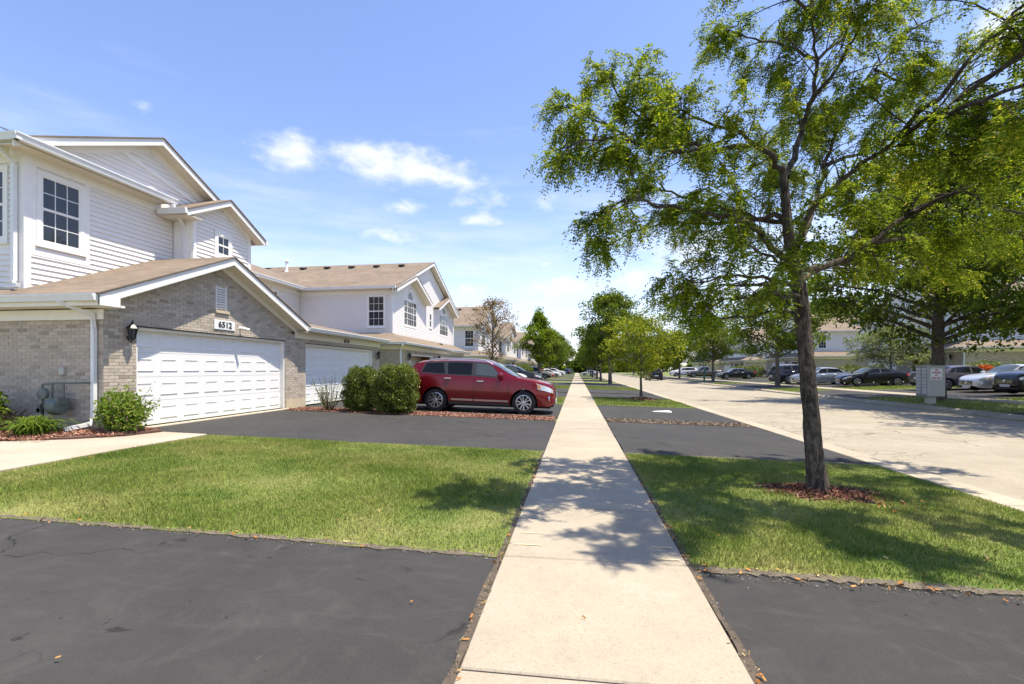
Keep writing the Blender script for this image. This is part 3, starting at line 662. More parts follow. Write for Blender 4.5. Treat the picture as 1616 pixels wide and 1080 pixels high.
def garage_door(house, pl, s0, s1, z0, z1, mat='door_white', cols=8, rows=4, panels=True):
    m = MB(); hs = (z1 - z0) / rows
    for k in range(rows): pl.box(m, s0, s1, z0 + hs * k + .004, z0 + hs * (k + 1) - .004, -.19, -.15)
    pl.box(m, s0, s1, z0, z1, -.2, -.165)
    d = m.build('garage_door', mat, house)
    if panels:
        w = (s1 - s0) / cols; pm = MB(); p2 = Plane((0, 0), pl.d, pl.n)
        pw_, ph = w * .74, hs * .58
        def ring(i, o): return [p2.P(i, i, o), p2.P(pw_ - i, i, o), p2.P(pw_ - i, ph - i, o), p2.P(i, ph - i, o)]
        rr = [ring(0, 0), ring(.02, .013), ring(.035, .013), ring(.07, .003)]
        for a, b in zip(rr[:-1], rr[1:]):
            for k in range(4): pm.face([a[k], a[(k + 1) % 4], b[(k + 1) % 4], b[k]])
        pm.face(rr[-1])
        me = bpy.data.meshes.new('panel'); me.from_pydata(pm.v, [], pm.f); bm = bmesh.new(); bm.from_mesh(me); bmesh.ops.remove_doubles(bm, verts=bm.verts, dist=1e-5); bmesh.ops.recalc_face_normals(bm, faces=bm.faces)
        nn = sum((f.normal for f in bm.faces), Vector()); 
        if nn.dot(Vector((pl.n[0], pl.n[1], 0))) < 0: bmesh.ops.reverse_faces(bm, faces=bm.faces)
        bm.to_mesh(me); bm.free()
        for i in range(cols):
            for j in range(rows):
                o = link('panel', me, mat, d); o.location = Vector(pl.P(s0 + w * i + w * .13, z0 + hs * j + hs * .21, -.1495)) - base_of(house)
    # jambs and header trim
    t = MB(); pl.box(t, s0 - .001, s0 + .05, z0, z1, -.149, -.02); pl.box(t, s1 - .05, s1 + .001, z0, z1, -.149, -.02); pl.box(t, s0 + .05, s1 - .05, z1 - .05, z1 + .001, -.149, -.02)
    t.build('door_jamb', 'white_trim', house); return d
def gutter(m, a, b, out, h=.12, w=.12):
    """K-style gutter: top-inner edge from a to b, out = outward unit (x,y)"""
    a, b, o = Vector(a), Vector(b), Vector((out[0], out[1], 0)); z = Vector((0, 0, 1))
    prof = [(0, 0), (w, 0), (w, -.025), (w * .82, -h * .6), (w * .72, -h), (0, -h)]
    m.prism([a + o * x + z * y for x, y in prof], b - a)
def downspout(house, pts, w=.04):
    m = MB(); m.tube(pts, w * 1.25, 4); o = m.build('downspout', 'gutter', house)
    return o
def wall_lamp(house, pl, s, z):
    c = Vector(pl.P(s, z, .14)); m = MB()
    m.lathe([(.07, -.02), (.07, 0), (.0, .0)], tuple(Vector(pl.P(s, z - .05, .0))), 'x' if abs(pl.n[0]) > .5 else 'y', 12)
    m.tube([pl.P(s, z - .05, .0), pl.P(s, z - .14, .05), pl.P(s, z - .18, .11), pl.P(s, z - .13, .14)], .014, 6)
    m.lathe([(.03, -.14), (.05, -.12), (.05, -.105)], c, 'z', 6); m.lathe([(.115, .10), (.10, .12), (.04, .19), (.025, .2), (.025, .225), (.008, .25), (.008, .28)], c, 'z', 6)
    for k in range(6):
        a = k * math.pi / 3; m.tube([c + Vector((.048 * math.cos(a), .048 * math.sin(a), -.11)), c + Vector((.085 * math.cos(a), .085 * math.sin(a), .105))], .007, 4)
    l = m.build('wall_lamp', 'black_metal', house); g = MB(); g.lathe([(.04, -.105), (.078, .1)], c, 'z', 6); g.build('lamp_glass', 'windshield_glass', l); return l
def soffit_rake(m, a, b, w):
    """underside strip of a rake from a to b going back by w in -x"""
    a, b = Vector(a), Vector(b); m.prism([a, b, b + Vector((w, 0, 0)), a + Vector((w, 0, 0))], (0, 0, .02))

# ------------------------------------------------------------------ nearest townhouse (number 6512 / 6510)
def house_a():
    H = thing('townhouse', (-9.2, 8.0, .2), 'nearest white sided townhouse with grey brick garages numbered 6512', 'house')
    XW, Y0, YR, Y1 = -9.2, 8.02, 11.08, 20.9; XE = -8.8; EZ = 2.86; SL = .43; RZ = EZ + SL * (11.08 - 7.6)
    pf = Plane((XW, Y0), (0, 1), (1, 0)); ps = Plane((XW, Y0), (-1, 0), (0, -1))
    rake = lambda y: EZ - .02 + SL * ((y - 7.6) if y < YR else (14.56 - y))
    d1 = (8.71 - Y0, 13.81 - Y0, 0, 2.36); d2 = (14.94 - Y0, 20.28 - Y0, 0, 2.345); vent = (10.92 - Y0, 11.3 - Y0, 3.0, 3.66)
    gp = [(0, .12), (14.15 - Y0, .12), (14.15 - Y0, rake(14.15) - .1), (YR - Y0, rake(YR) - .08), (0, rake(Y0) - .1)]
    gp2 = [(14.15 - Y0, .12), (Y1 - Y0, .12), (Y1 - Y0, 2.62), (14.15 - Y0, 2.62)]
    m = MB()   # mortar backing with openings, real wall thickness
    def back(pl, poly, holes):
        zs = sorted(set([min(p[1] for p in poly), max(p[1] for p in poly)] + [p[1] for p in poly] + [h for q in holes for h in q[2:] if min(p[1] for p in poly) < h < max(p[1] for p in poly)]))
        for za, zb in zip(zs[:-1], zs[1:]):
            k = 6 if poly is gp and za > 2.7 else 1
            for i in range(k):
                a, b = lerp(za, zb, i / k), lerp(za, zb, (i + 1) / k); r = prange(poly, b - 1e-3) or prange(poly, a + 1e-3); r0 = prange(poly, a + 1e-3)
                if not r: continue
                for (s0, s1) in spans((r[0] if k == 1 else min(r[0], r[0]), r[1]), a, b, holes): pl.box(m, s0, s1, a, b, -.2, 0)
    back(pf, gp, [d1, vent]); back(pf, gp2, [d2]); fw = m.build('brick_wall', 'mortar', H)
    m = MB(); ps.box(m, .201, 5.5, .12, 2.62, -.2, 0); sw = m.build('brick_side_wall', 'mortar', H)
    store = []; wall_of = {id(pf): fw, id(ps): sw}
    bricks(pf, gp, [(d1[0], d1[1], 0, d1[3]), (vent[0] - .05, vent[1] + .05, vent[2] - .1, vent[3])], fw, store); bricks(pf, gp2, [d2], fw, store)
    bricks(ps, [(0.0, .12), (3.2, .12), (3.2, 2.6), (0.0, 2.6)], [], sw, store)
    place_bricks(store, wall_of)
    m = MB(); pf.box(m, 13.84 - Y0, 14.92 - Y0, .1, .5, 0.012, .022); m.build('foundation_face', 'limestone', H)
    garage_door(H, pf, d1[0] + .002, d1[1] - .002, .235, 2.358); garage_door(H, pf, d2[0] + .002, d2[1] - .002, .235, 2.343)
    m = MB(); pf.box(m, d1[0], d1[1], 2.36, 2.385, .005, .02); m.build('lintel', 'black_metal', H)
    m = MB(); pf.box(m, d2[0], d2[1], 2.345, 2.37, .005, .02); m.build('lintel', 'black_metal', H)
    # gable vent: louvres
    m = MB(); v0, v1, v2, v3 = vent; pf.box(m, v0, v0 + .03, v2, v3, -.06, .0); pf.box(m, v1 - .03, v1, v2, v3, -.06, .0); pf.box(m, v0 + .03, v1 - .03, v3 - .03, v3, -.06, .0); pf.box(m, v0, v1, v2, v3, -.12, -.1)
    gv = m.build('gable_vent', 'white_trim', H)
    for k in range(9):
        z = v2 + .03 + k * .066; q = MB(); q.hexa([pf.P(v0 + .03, z, -.01), pf.P(v1 - .03, z, -.01), pf.P(v1 - .03, z + .008, -.005), pf.P(v0 + .03, z + .008, -.005), pf.P(v0 + .03, z + .06, -.06), pf.P(v1 - .03, z + .06, -.06), pf.P(v1 - .03, z + .066, -.052), pf.P(v0 + .03, z + .066, -.052)]); q.build('louvre', 'white_trim', gv)
    m = MB(); pf.box(m, v0 - .05, v1 + .05, v2 - .075, v2 - .002, -.02, .05); m.build('vent_sill', 'limestone', H)
    for k in range(6):
        q = MB(); s = v0 - .05 + k * .0815; pf.box(q, s, s + .073, v3 + .012, v3 + .10, -.01, .014); q.build('brick_header', 'brick', H)
    # rake trims, frieze, fascia, soffits
    for (ya, yb) in ((7.6, YR), (YR, 14.56)):
        m = MB(); za, zb = EZ + SL * abs(ya - (7.6 if yb == YR else 14.56)), EZ + SL * abs(yb - (7.6 if yb == YR else 14.56))
        pe = Plane((XE, 0), (0, 1), (1, 0)); pe.band(m, (ya, za), (yb, zb), .19, -.03, 0); m.build('rake_fascia', 'white_trim', H)
        m = MB(); ns = 34
        for k in range(ns):
            a, b = lerp(ya, yb, k / ns), lerp(ya, yb, (k + .94) / ns); z_a, z_b = lerp(za, zb, k / ns), lerp(za, zb, (k + .94) / ns)
            m.prism([(XE - .03, a, z_a - .16), (XE - .03, b, z_b - .16), (XW + .01, b, z_b - .16), (XW + .01, a, z_a - .16)], (0, 0, .012))
        m.prism([(XE - .03, ya, za - .14), (XE - .03, yb, zb - .14), (XW - .1, yb, zb - .14), (XW - .1, ya, za - .14)], (0, 0, .02))
        m.build('rake_soffit', 'soffit', H)
        m = MB(); yy0, yy1 = max(ya, Y0), min(yb, 14.5); pf.band(m, (yy0 - Y0, rake(yy0) - .13), (yy1 - Y0, rake(yy1) - .13), .14, .016, .04); m.build('rake_frieze', 'white_trim', H)
    # corner return block and exposed cedar tail
    m = MB(); m.box(XW - .02, XE + .0, 7.62, 8.1, 2.66, 2.7); m.box(XE - .028, XE + .005, 7.6, 8.0, 2.66, 2.87); m.build('eave_return', 'white_trim', H)
    m = MB(); m.box(-9.18, -9.06, 8.0, 8.1, 2.72, 2.79); m.build('rafter_tail', 'cedar', H)
    m = MB(); ps.box(m, -.03, 5.5, 2.44, 2.64, .016, .04); m.build('frieze_board', 'white_trim', H)
    m = MB(); m.box(-15, XE, 7.62, 8.02, 2.665, 2.68); m.build('soffit_panel', 'soffit', H)
    m = MB(); pf.box(m, 14.3 - Y0, Y1 - Y0 + .1, 2.5, 2.68, .016, .045); m.build('frieze_board', 'white_trim', H)
    m = MB(); m.box(XW, XE, 14.3, 21.05, 2.69, 2.705); m.build('soffit_panel', 'soffit', H)
    m = MB(); m.box(XE - .03, XE, 14.5, 21.08, 2.69, 2.85); m.build('fascia_board', 'white_trim', H)
    m = MB(); gutter(m, (XE, 14.45, 2.86), (XE, 21.1, 2.86), (1, 0)); m.build('gutter', 'gutter', H)
    m = MB(); gutter(m, (-15, 7.6, 2.87), (XE - .02, 7.6, 2.87), (0, -1), .13); m.build('gutter', 'gutter', H)
    m = MB(); m.box(-15, XE - .03, 7.605, 7.64, 2.66, 2.86); m.build('fascia_board', 'white_trim', H)
    m = MB(); m.box(-15, -10.71, 7.675, 7.7, 5.86, 6.0); m.build('fascia_board', 'white_trim', H)
    m = MB(); m.box(-10.735, -10.705, 7.7, 11.2, 5.86, 6.0); m.build('fascia_board', 'white_trim', H)
    # garage roofs
    m = MB()
    roof_slope(m, [(XE + .03, 7.56, EZ), (-11.1, 7.56, EZ), (-11.1, YR, RZ), (XE + .03, YR, RZ)]); roof_slope(m, [(-11.1, 7.56, EZ), (-15, 7.56, EZ), (-15, 8.06, EZ + .215), (-11.1, 8.06, EZ + .215)])
    roof_slope(m, [(XE + .03, 14.6, EZ), (-15.35, 14.6, EZ), (-15.35, YR, RZ), (XE + .03, YR, RZ)])
    roof_slope(m, [(XE + .05, 14.56, EZ - .02), (XE + .05, 21.05, EZ - .02), (-15.35, 21.05, 4.15), (-15.35, 11.45, 4.15)], .03)
    m.build('garage_roof', 'shingle', H)
    m = MB(); m.prism([(XE, 21.02, 2.7), (XE, 21.02, 2.84), (-15.3, 21.02, 4.13), (-15.3, 21.02, 2.7)], (0, .05, 0)); m.build('gable_end', 'siding_shade_tone', H)
    m = MB(); m.box(-15.3, XW, 20.88, 21.0, .1, 2.7); m.build('end_wall', 'mortar', H)
    # house numbers, lamps, camera, box
    m = MB(); pf.box(m, 10.83 - Y0, 11.56 - Y0, 2.50, 2.745, .012, .035); sg = m.build('number_plaque', 'sign_white', H, bevel=.006)
    rot = Matrix.Rotation(R(90), 4, 'Z') @ Matrix.Rotation(R(90), 4, 'X')
    def put_text(s, size, y, z, x, parent, mat='ink', bold=.006, sx=1.0):
        me = text_mesh(s, size, .004, bold); me.transform(rot @ Matrix.Diagonal((sx, 1, 1, 1))); me.transform(Matrix.Translation(Vector((x, y, z)) - base_of(parent))); me.materials.append(MATS[mat]); return link('house_number', me, None, parent)
    put_text('6512', .215, 11.2, 2.622, XW + .038, sg, sx=1.12)
    put_text('6510', .2, 17.75, 2.59, XW + .05, H, sx=1.15)
    wall_lamp(H, pf, 8.5 - Y0, 2.2); wall_lamp(H, pf, 20.62 - Y0, 2.1)
    m = MB(); m.lathe([(.05, 0), (.05, .02), (.03, .03)], pf.P(11.78 - Y0, 2.6, 0), 'x', 12); m.tube([pf.P(11.78 - Y0, 2.6, .02), pf.P(11.8 - Y0, 2.58, .1)], .015, 6); m.tube([pf.P(11.76 - Y0, 2.6, .06), pf.P(11.9 - Y0, 2.56, .2)], .036, 10); m.build('security_camera', 'white_trim', H, smooth=True)
    m = MB(); pf.box(m, 20.36 - Y0, 20.46 - Y0, 1.25, 1.42, .012, .03); m.build('keypad', 'meter_green', H)
    m = MB(); ps.box(m, .83, .95, 1.35, 1.5, .0, .07); m.build('outlet_box', 'mail_grey', H, bevel=.01)
    downspout(H, [(-9.62, 7.52, 2.76), (-9.55, 7.62, 2.68), (-9.34, 7.93, 2.52), (-9.34, 7.955, 2.2), (-9.34, 7.955, .5), (-9.36, 7.9, .4), (-9.5, 7.55, .33)])
    # ---- upper floor
    X2 = -11.1; YU0, YU1 = 8.07, 14.3; EU = 5.92; pu = Plane((X2, YU0), (0, 1), (1, 0)); pus = Plane((X2, YU0), (-1, 0), (0, -1))
    m = MB(); m.box(-20, X2, YU0, YU1, 2.6, EU); m.prism([(X2, YU0, EU), (X2, YU1, EU), (X2, 10.92, EU + 1.4)], (-4, 0, 0)); uw = m.build('upper_wall', 'siding', H)
    win = (8.36 - YU0, 9.14 - YU0, 4.14, 5.52); hw = (win[0] - .1, win[1] + .1, win[2] - .14, win[3] + .1)
    zr = lambda y: EZ + SL * (y - 7.6)
    siding(pu, [(.1, 3.0), (3.5, 3.0), (3.5, 5.66), (.1, 5.66)], [hw], 'siding', uw)
    siding(pus, [(.1, 3.02), (4.0, 3.02), (4.0, 5.66), (.1, 5.66)], [(.35, 1.25, 4.0, 5.66)], 'siding', uw)
    for q_, a_ in ((pu, (-.03, .1, 2.95, 5.9, 0, .03)), (pus, (.0, .1, 2.95, 5.9, 0, .03)), (pu, (.1, 3.5, 5.66, 5.9, 0, .029)), (pus, (.1, 4, 5.66, 5.9, 0, .029))): m = MB(); q_.box(m, *a_); m.build('trim_board', 'white_trim', H)
    window(H, pu, *win, 3, 2); window(H, pus, .45, 1.15, 4.14, 5.52, 3, 2)
    # wide casing panel beside the big window, as one flat white board
    m = MB(); pu.box(m, win[0] - .26, win[0] - .092, 3.95, 5.66, 0, .028); pu.box(m, win[1] + .092, win[1] + .2, 3.95, 5.66, 0, .028); pu.box(m, win[0] - .26, win[1] + .2, 3.82, 3.95, 0, .028); m.build('window_surround', 'white_trim', H)
    # eave + gutter
    m = MB(); m.box(-15, -10.7, 7.67, 8.07, 5.86, 5.88); m.box(X2, -10.7, 8.07, 11.1, 5.86, 5.88); m.build('soffit_panel', 'soffit', H)
    m = MB(); gutter(m, (-10.7, 7.57, 6.02), (-10.7, 11.25, 6.02), (1, 0), .14); gutter(m, (-15, 7.67, 6.02), (-10.6, 7.67, 6.02), (0, -1), .14); m.build('gutter', 'gutter', H)
    m = MB(); roof_slope(m, [(-10.7, 7.67, 6.0), (-10.7, 11.2, 6.0), (X2, 11.2, 6.16), (X2, 7.67, 6.16)], .02); m.build('skirt_roof', 'shingle', H)
    AZ, SU = 7.5, .475; ya, yb = 7.62, 14.2
    pg = Plane((X2, 0), (0, 1), (1, 0)); rk = lambda y: AZ - SU * abs(y - 10.92)
    siding(pg, [(8.1, 6.12), (13.75, 6.12), (10.92, rk(10.92) - .3)], [], 'siding', uw)
    for (a, b) in ((ya, 10.92), (10.92, yb)):
        m = MB(); pe = Plane((-10.72, 0), (0, 1), (1, 0)); pe.band(m, (a, rk(a)), (b, rk(b)), .17, -.03, 0); m.build('rake_fascia', 'white_trim', H)
        m = MB(); pg.band(m, (a + .2 * (a < 9), rk(a + .2 * (a < 9)) - .12), (b - .2 * (b > 12), rk(b - .2 * (b > 12)) - .12), .2, .01, .035); m.build('rake_frieze', 'white_trim', H)
        m = MB(); m.prism([(-10.75, a, rk(a) - .13), (-10.75, b, rk(b) - .13), (X2, b, rk(b) - .13), (X2, a, rk(a) - .13)], (0, 0, .02)); m.build('rake_soffit', 'soffit', H)
    m = MB(); pg.band(m, (9.95, 6.93), (12.55, 6.36), .11, .018, .04); m.build('gable_band', 'white_trim', H)
    m = MB(); roof_slope(m, [(-10.69, ya, rk(ya)), (-20, ya, rk(ya)), (-20, 10.92, AZ), (-10.69, 10.92, AZ)]); roof_slope(m, [(-10.69, yb, rk(yb)), (-20, yb, rk(yb)), (-20, 10.92, AZ), (-10.69, 10.92, AZ)]); m.build('roof', 'shingle', H)
    downspout(H, [(-11.3, 7.6, 5.9), (-11.22, 7.8, 5.75), (-11.22, 7.98, 5.6), (-11.22, 7.98, 3.25), (-11.1, 7.9, 3.16), (-10.98, 7.88, 3.14)])
    # ---- projecting bay
    XB = -10.5; B0, B1, BC = 11.62, 13.9, 12.66; pb = Plane((XB, B0), (0, 1), (1, 0)); BE = 5.7; BS = .5; br = lambda y: BE + BS * (1.55 - abs(y - BC))
    m = MB(); m.box(X2 - .05, XB, B0, B1, 3.6, BE + .15); m.prism([(XB, B0, BE + .15), (XB, B1, BE + .15), (XB, BC, br(BC) - .1)], (-1.2, 0, 0)); bw = m.build('bay_wall', 'siding', H)
    wb = (12.5 - B0, 12.97 - B0, 4.88, 5.43)
    siding(pb, [(.1, 4.2), (B1 - B0 - .1, 4.2), (B1 - B0 - .1, BE + .1), (BC - B0, br(BC) - .28), (.1, BE + .1)], [(wb[0] - .12, wb[1] + .12, wb[2] - .15, wb[3] + .12)], 'siding', bw)
    for a_ in ((-.02, .1), (B1 - B0 - .1, B1 - B0 + .02)): m = MB(); pb.box(m, *a_, 3.9, BE + .2, 0, .03); m.build('bay_corner_trim', 'white_trim', H)
    m = MB(); m.box(X2 + .05, XB - .001, B0 - .03, B0, 4.0, BE + .2); m.build('bay_side_panel', 'white_trim', H)
    window(H, pb, *wb, 2, 1, 2, .11)
    for (a, b) in ((BC - 1.55, BC), (BC, BC + 1.55)):
        m = MB(); pe = Plane((-10.18, 0), (0, 1), (1, 0)); pe.band(m, (a, br(a)), (b, br(b)), .16, -.03, 0); m.build('bay_rake_fascia', 'white_trim', H)
        m = MB(); pb.band(m, (max(a, B0) - B0, br(max(a, B0)) - .12), (min(b, B1) - B0, br(min(b, B1)) - .12), .14, .018, .04); m.build('bay_frieze', 'white_trim', H)
        m = MB(); m.prism([(-10.2, a, br(a) - .13), (-10.2, b, br(b) - .13), (XB, b, br(b) - .13), (XB, a, br(a) - .13)], (0, 0, .02)); m.build('bay_soffit', 'soffit', H)
    m = MB(); roof_slope(m, [(-10.15, BC - 1.58, br(BC - 1.58)), (-11.6, BC - 1.58, br(BC - 1.58)), (-11.6, BC, br(BC)), (-10.15, BC, br(BC))]); roof_slope(m, [(-10.15, BC + 1.58, br(BC + 1.58)), (-11.6, BC + 1.58, br(BC + 1.58)), (-11.6, BC, br(BC)), (-10.15, BC, br(BC))]); m.build('bay_roof', 'shingle', H)
    m = MB(); m.box(-11.05, XB + .3, BC - 1.55, B0, 5.56, 5.58); m.build('bay_eave_soffit', 'soffit', H)
    for sg_ in (-1, 1): m = MB(); gutter(m, (-11.0, BC + sg_ * 1.57, 5.72), (-10.16, BC + sg_ * 1.57, 5.72), (0, sg_), .14, .1); m.build('bay_gutter', 'gutter', H)
    downspout(H, [(-10.62, 11.12, 5.86), (-10.62, 11.14, 5.72), (-10.72, 11.5, 5.5), (-10.72, 11.56, 5.4), (-10.72, 11.56, 4.25)])
    # ---- recessed middle part
    m = MB(); m.box(-21, -15.4, 14.3, 24.45, .1, 5.9); rw = m.build('recess_wall', 'siding_shade_tone', H)
    pr = Plane((-15.4, 14.3), (0, 1), (1, 0)); siding(pr, [(0, 4.0), (10.1, 4.0), (10.1, 5.65), (0, 5.65)], [(7.0, 8.3, 3.9, 5.6)], 'siding_shade_tone', rw, each=False)
    m = MB(); pr.box(m, 0, 10.1, 5.65, 5.88, 0, .03); m.build('frieze_board', 'white_trim', H); window(H, pr, 7.15, 8.15, 4.3, 5.5, 3, 2, each=False)
    m = MB(); m.box(-15.4, -14.95, 13.5, 24.1, 5.86, 5.88); m.build('soffit_panel', 'soffit', H)
    m = MB(); gutter(m, (-14.95, 13.5, 6.0), (-14.95, 24.0, 6.0), (1, 0), .14); m.build('gutter', 'gutter', H)
    m = MB(); roof_slope(m, [(-14.9, 14.2, 5.96), (-14.9, 31.0, 5.96), (-21.4, 31.0, 8.45), (-21.4, 14.2, 8.45)]); roof_slope(m, [(-28, 14.2, 5.96), (-28, 31.0, 5.96), (-21.4, 31.0, 8.45), (-21.4, 14.2, 8.45)]); m.build('roof', 'shingle', H)
    return H
HA = house_a()

# gas meter on the side wall
def gas_meter():
    G = thing('gas_meter', (-10.45, 7.8, .28), 'green-grey gas meter with pipes mounted on the brick side wall', 'gas meter')
    m = MB(); m.tube([(-10.62, 7.8, .25), (-10.62, 7.8, .95)], .022, 8); m.tube([(-10.62, 7.8, .9), (-10.62, 7.8, 1.0), (-10.3, 7.8, 1.02), (-9.72, 7.85, 1.03), (-9.72, 8.02, 1.03)], .02, 8); m.tube([(-10.15, 7.8, .72), (-10.15, 7.8, 1.02)], .022, 8); m.tube([(-10.4, 7.8, .72), (-10.4, 7.8, 1.02)], .022, 8); m.build('pipe', 'meter_green', G, smooth=True)
    m = MB(); m.lathe([(.06, -.13), (.15, -.11), (.17, -.05), (.17, .05), (.15, .11), (.06, .13)], (-10.27, 7.78, .58), 'x', 18); m.box(-10.42, -10.12, 7.68, 7.9, .62, .74); m.build('meter_body', 'meter_green', G, smooth=True)
    m = MB(); m.lathe([(.03, -.06), (.11, -.04), (.12, 0), (.11, .03), (.05, .06)], (-10.5, 7.72, .82), 'y', 16); m.build('regulator', 'meter_green', G, smooth=True)
    m = MB(); m.tube([(-10.65, 7.8, .5), (-10.65, 7.74, .5)], .045, 10); m.box(-10.68, -10.6, 7.74, 7.78, .46, .62); m.build('valve', 'meter_green', G)
    for ch in G.children: ch.location = (.34, -.02, .17)
    m = MB(); m.tube([(-10.28, 7.78, .25), (-10.28, 7.78, .75)], .022, 8); m.build('riser', 'meter_green', G)
gas_meter()

# ------------------------------------------------------------------ repeated townhouse type
def house_b():
    H = thing('townhouse', (-9.0, 23.1, .2), 'white sided townhouse with arched gable windows behind the red car', 'house', 'townhouses along the left of the sidewalk')
    XW, Y0, Y1 = -9.0, 23.1, 36.7; pf = Plane((XW, Y0), (0, 1), (1, 0)); ps = Plane((XW, Y0), (-1, 0), (0, -1)); TOP = 2.62
    d1 = (24.55 - Y0, 28.6 - Y0, 0, 2.32); d2 = (30.4 - Y0, 34.6 - Y0, 0, 2.32)
    m = MB()
    for (a, b) in ((0, d1[0]), (d1[1], d2[0]), (d2[1], Y1 - Y0)): pf.box(m, a, b, .05, 2.32, -.2, 0)
    pf.box(m, 0, Y1 - Y0, 2.32, TOP, -.2, 0); fw = m.build('brick_wall', 'mortar', H)
    m = MB(); ps.box(m, .201, 12, .05, TOP, -.2, 0); sw = m.build('brick_side_wall', 'mortar', H)
    store = []; bricks(pf, [(0, .1), (Y1 - Y0, .1), (Y1 - Y0, 2.55), (0, 2.55)], [d1, d2], fw, store); bricks(ps, [(0, .1), (6.0, .1), (6.0, 2.55), (0, 2.55)], [], sw, store)
    place_bricks(store, {id(pf): fw, id(ps): sw}, 0)
    m = MB()   # open garage interior
    m.box(-14, XW - .2, Y0 + .25, Y0 + .3, .1, 2.6); m.box(-14, XW - .2, 29.4, 29.45, .1, 2.6); m.box(-14.05, -14, Y0 + .25, 29.45, .1, 2.6); m.box(-14, XW - .2, Y0 + .3, 29.4, 2.56, 2.6); m.box(-14, XW - .2, Y0 + .3, 29.4, .1, .2)
    m.build('garage_interior', 'cedar', H)
    t = MB(); pf.box(t, d1[0], d1[0] + .08, .2, 2.32, -.15, .012); pf.box(t, d1[1] - .08, d1[1], .2, 2.32, -.15, .012); pf.box(t, d1[0] + .08, d1[1] - .08, 2.24, 2.32, -.15, .011); t.build('door_jamb', 'white_trim', H)
    garage_door(H, pf, d2[0] + .002, d2[1] - .002, .22, 2.318)
    m = MB(); pf.box(m, -.05, Y1 - Y0, 2.52, 2.7, .016, .045); ps.box(m, 0, 8, 2.52, 2.7, .016, .045); m.build('frieze_board', 'white_trim', H)
    XE = -8.55
    m = MB(); m.box(-15, XE, 22.7, Y1 + .3, 2.69, 2.705); m.build('soffit_panel', 'soffit', H)
    m = MB(); gutter(m, (XE, 22.6, 2.86), (XE, Y1 + .4, 2.86), (1, 0)); gutter(m, (-15, 22.72, 2.86), (XE, 22.72, 2.86), (0, -1)); m.build('gutter', 'gutter', H)
    m = MB(); z2 = 2.84 + .4 * 1.45
    roof_slope(m, [(XE, 22.7, 2.84), (XE, Y1 + .4, 2.84), (-10.0, Y1 + .4, z2), (-10.0, 24.15, z2)]); roof_slope(m, [(-15.3, 22.7, 2.84), (XE, 22.7, 2.84), (-10.0, 24.15, z2), (-15.3, 24.15, z2)]); roof_slope(m, [(-15.3, 24.15, z2), (-9.9, 24.15, z2), (-9.9, 24.6, z2 + .02), (-15.3, 24.6, z2 + .02)], .01); m.build('garage_roof', 'shingle', H)
    m = MB(); m.box(-9.5, -9.3, 31.6, 31.85, 3.1, 3.28); m.build('roof_vent', 'black_metal', H)
    wall_lamp(H, pf, 24.15 - Y0, 2.15); wall_lamp(H, pf, 29.6 - Y0, 2.15)
    downspout(H, [(XE - .1, 22.62, 2.75), (-8.9, 22.95, 2.5), (-8.9, 23.0, .3)])
    # upper floor
    XU, U0, U1 = -10.0, 24.5, 37.4; EU = 5.85; UC = 30.95; SL = .41; pu = Plane((XU, U0), (0, 1), (1, 0)); pus = Plane((XU, U0), (-1, 0), (0, -1)); rk = lambda y: EU + .08 + SL * (6.9 - abs(y - UC))
    m = MB(); m.box(-24, XU, U0, U1, .1, EU); m.prism([(XU, U0, EU), (XU, U1, EU), (XU, UC, rk(UC) - .2)], (-8, 0, 0)); uw = m.build('upper_wall', 'siding', H)
    tri = [(26.2, 28.4, 4.0, 6.3), (31.0, 31.5, 4.3, 5.4), (33.4, 35.6, 4.0, 5.7)]
    holes = [(a - U0, b - U0, c, d) for a, b, c, d in tri]
    siding(pu, [(.12, 3.3), (U1 - U0 - .12, 3.3), (U1 - U0 - .12, EU), (UC - U0, rk(UC) - .25), (.12, EU)], holes, 'siding', uw, each=False, ex=.11)
    sw_h = (.45, 1.35, 3.85, 5.5)
    siding(pus, [(.12, 3.3), (9, 3.3), (9, 5.6), (.12, 5.6)], [(sw_h[0] - .1, sw_h[1] + .1, sw_h[2] - .12, sw_h[3] + .1)], 'siding_shade_tone', uw, each=False, ex=.11)
    for q_, a_ in ((pu, (-.03, .12, 3.25, EU + .1, 0, .03)), (pus, (0, .12, 3.25, 5.6, 0, .03)), (pu, (U1 - U0 - .12, U1 - U0 + .02, 3.25, EU, 0, .03)), (pus, (0, 9, 5.6, 5.83, 0, .032)), (pu, (30.35 - U0, 30.45 - U0, 3.3, 5.9, 0, .03)), (pu, (32.0 - U0, 32.1 - U0, 3.3, 5.9, 0, .03))):
        m = MB(); q_.box(m, *a_); m.build('trim_board', 'white_trim', H)
    window(H, pus, *sw_h, 3, 2, each=False)
    window(H, pu, 31.05 - U0, 31.45 - U0, 4.4, 5.3, 1, 1, each=False)
    def trio(c, z0, k):
        m = MB(); s = c - U0; pu.box(m, s - 1.1, s + 1.1, z0 - .15, z0 + 1.5, .0, .03)
        arch = [pu.P(s + .5 * math.cos(a), z0 + 1.5 + .62 * math.sin(a), 0) for a in np.linspace(0, math.pi, 13)]; m.prism(arch, (.03, 0, 0)); w = m.build('window', 'white_trim', H)
        g = MB()
        for (a, b) in ((-1.0, -.52), (-.42, .42), (.52, 1.0)):
            for (e, f) in ((0, .68), (.74, 1.4)): pu.box(g, s + a, s + b, z0 + e, z0 + f, .025, .036)
        arch = [pu.P(s + .38 * math.cos(a), z0 + 1.56 + .44 * math.sin(a), .025) for a in np.linspace(0, math.pi, 11)]; g.prism(arch, (.011, 0, 0)); g.build('pane', 'glass', w)
        q = MB()
        for a in (-.76, -.14, .14, .76): pu.box(q, s + a - .012, s + a + .012, z0, z0 + 1.4, .036, .044)
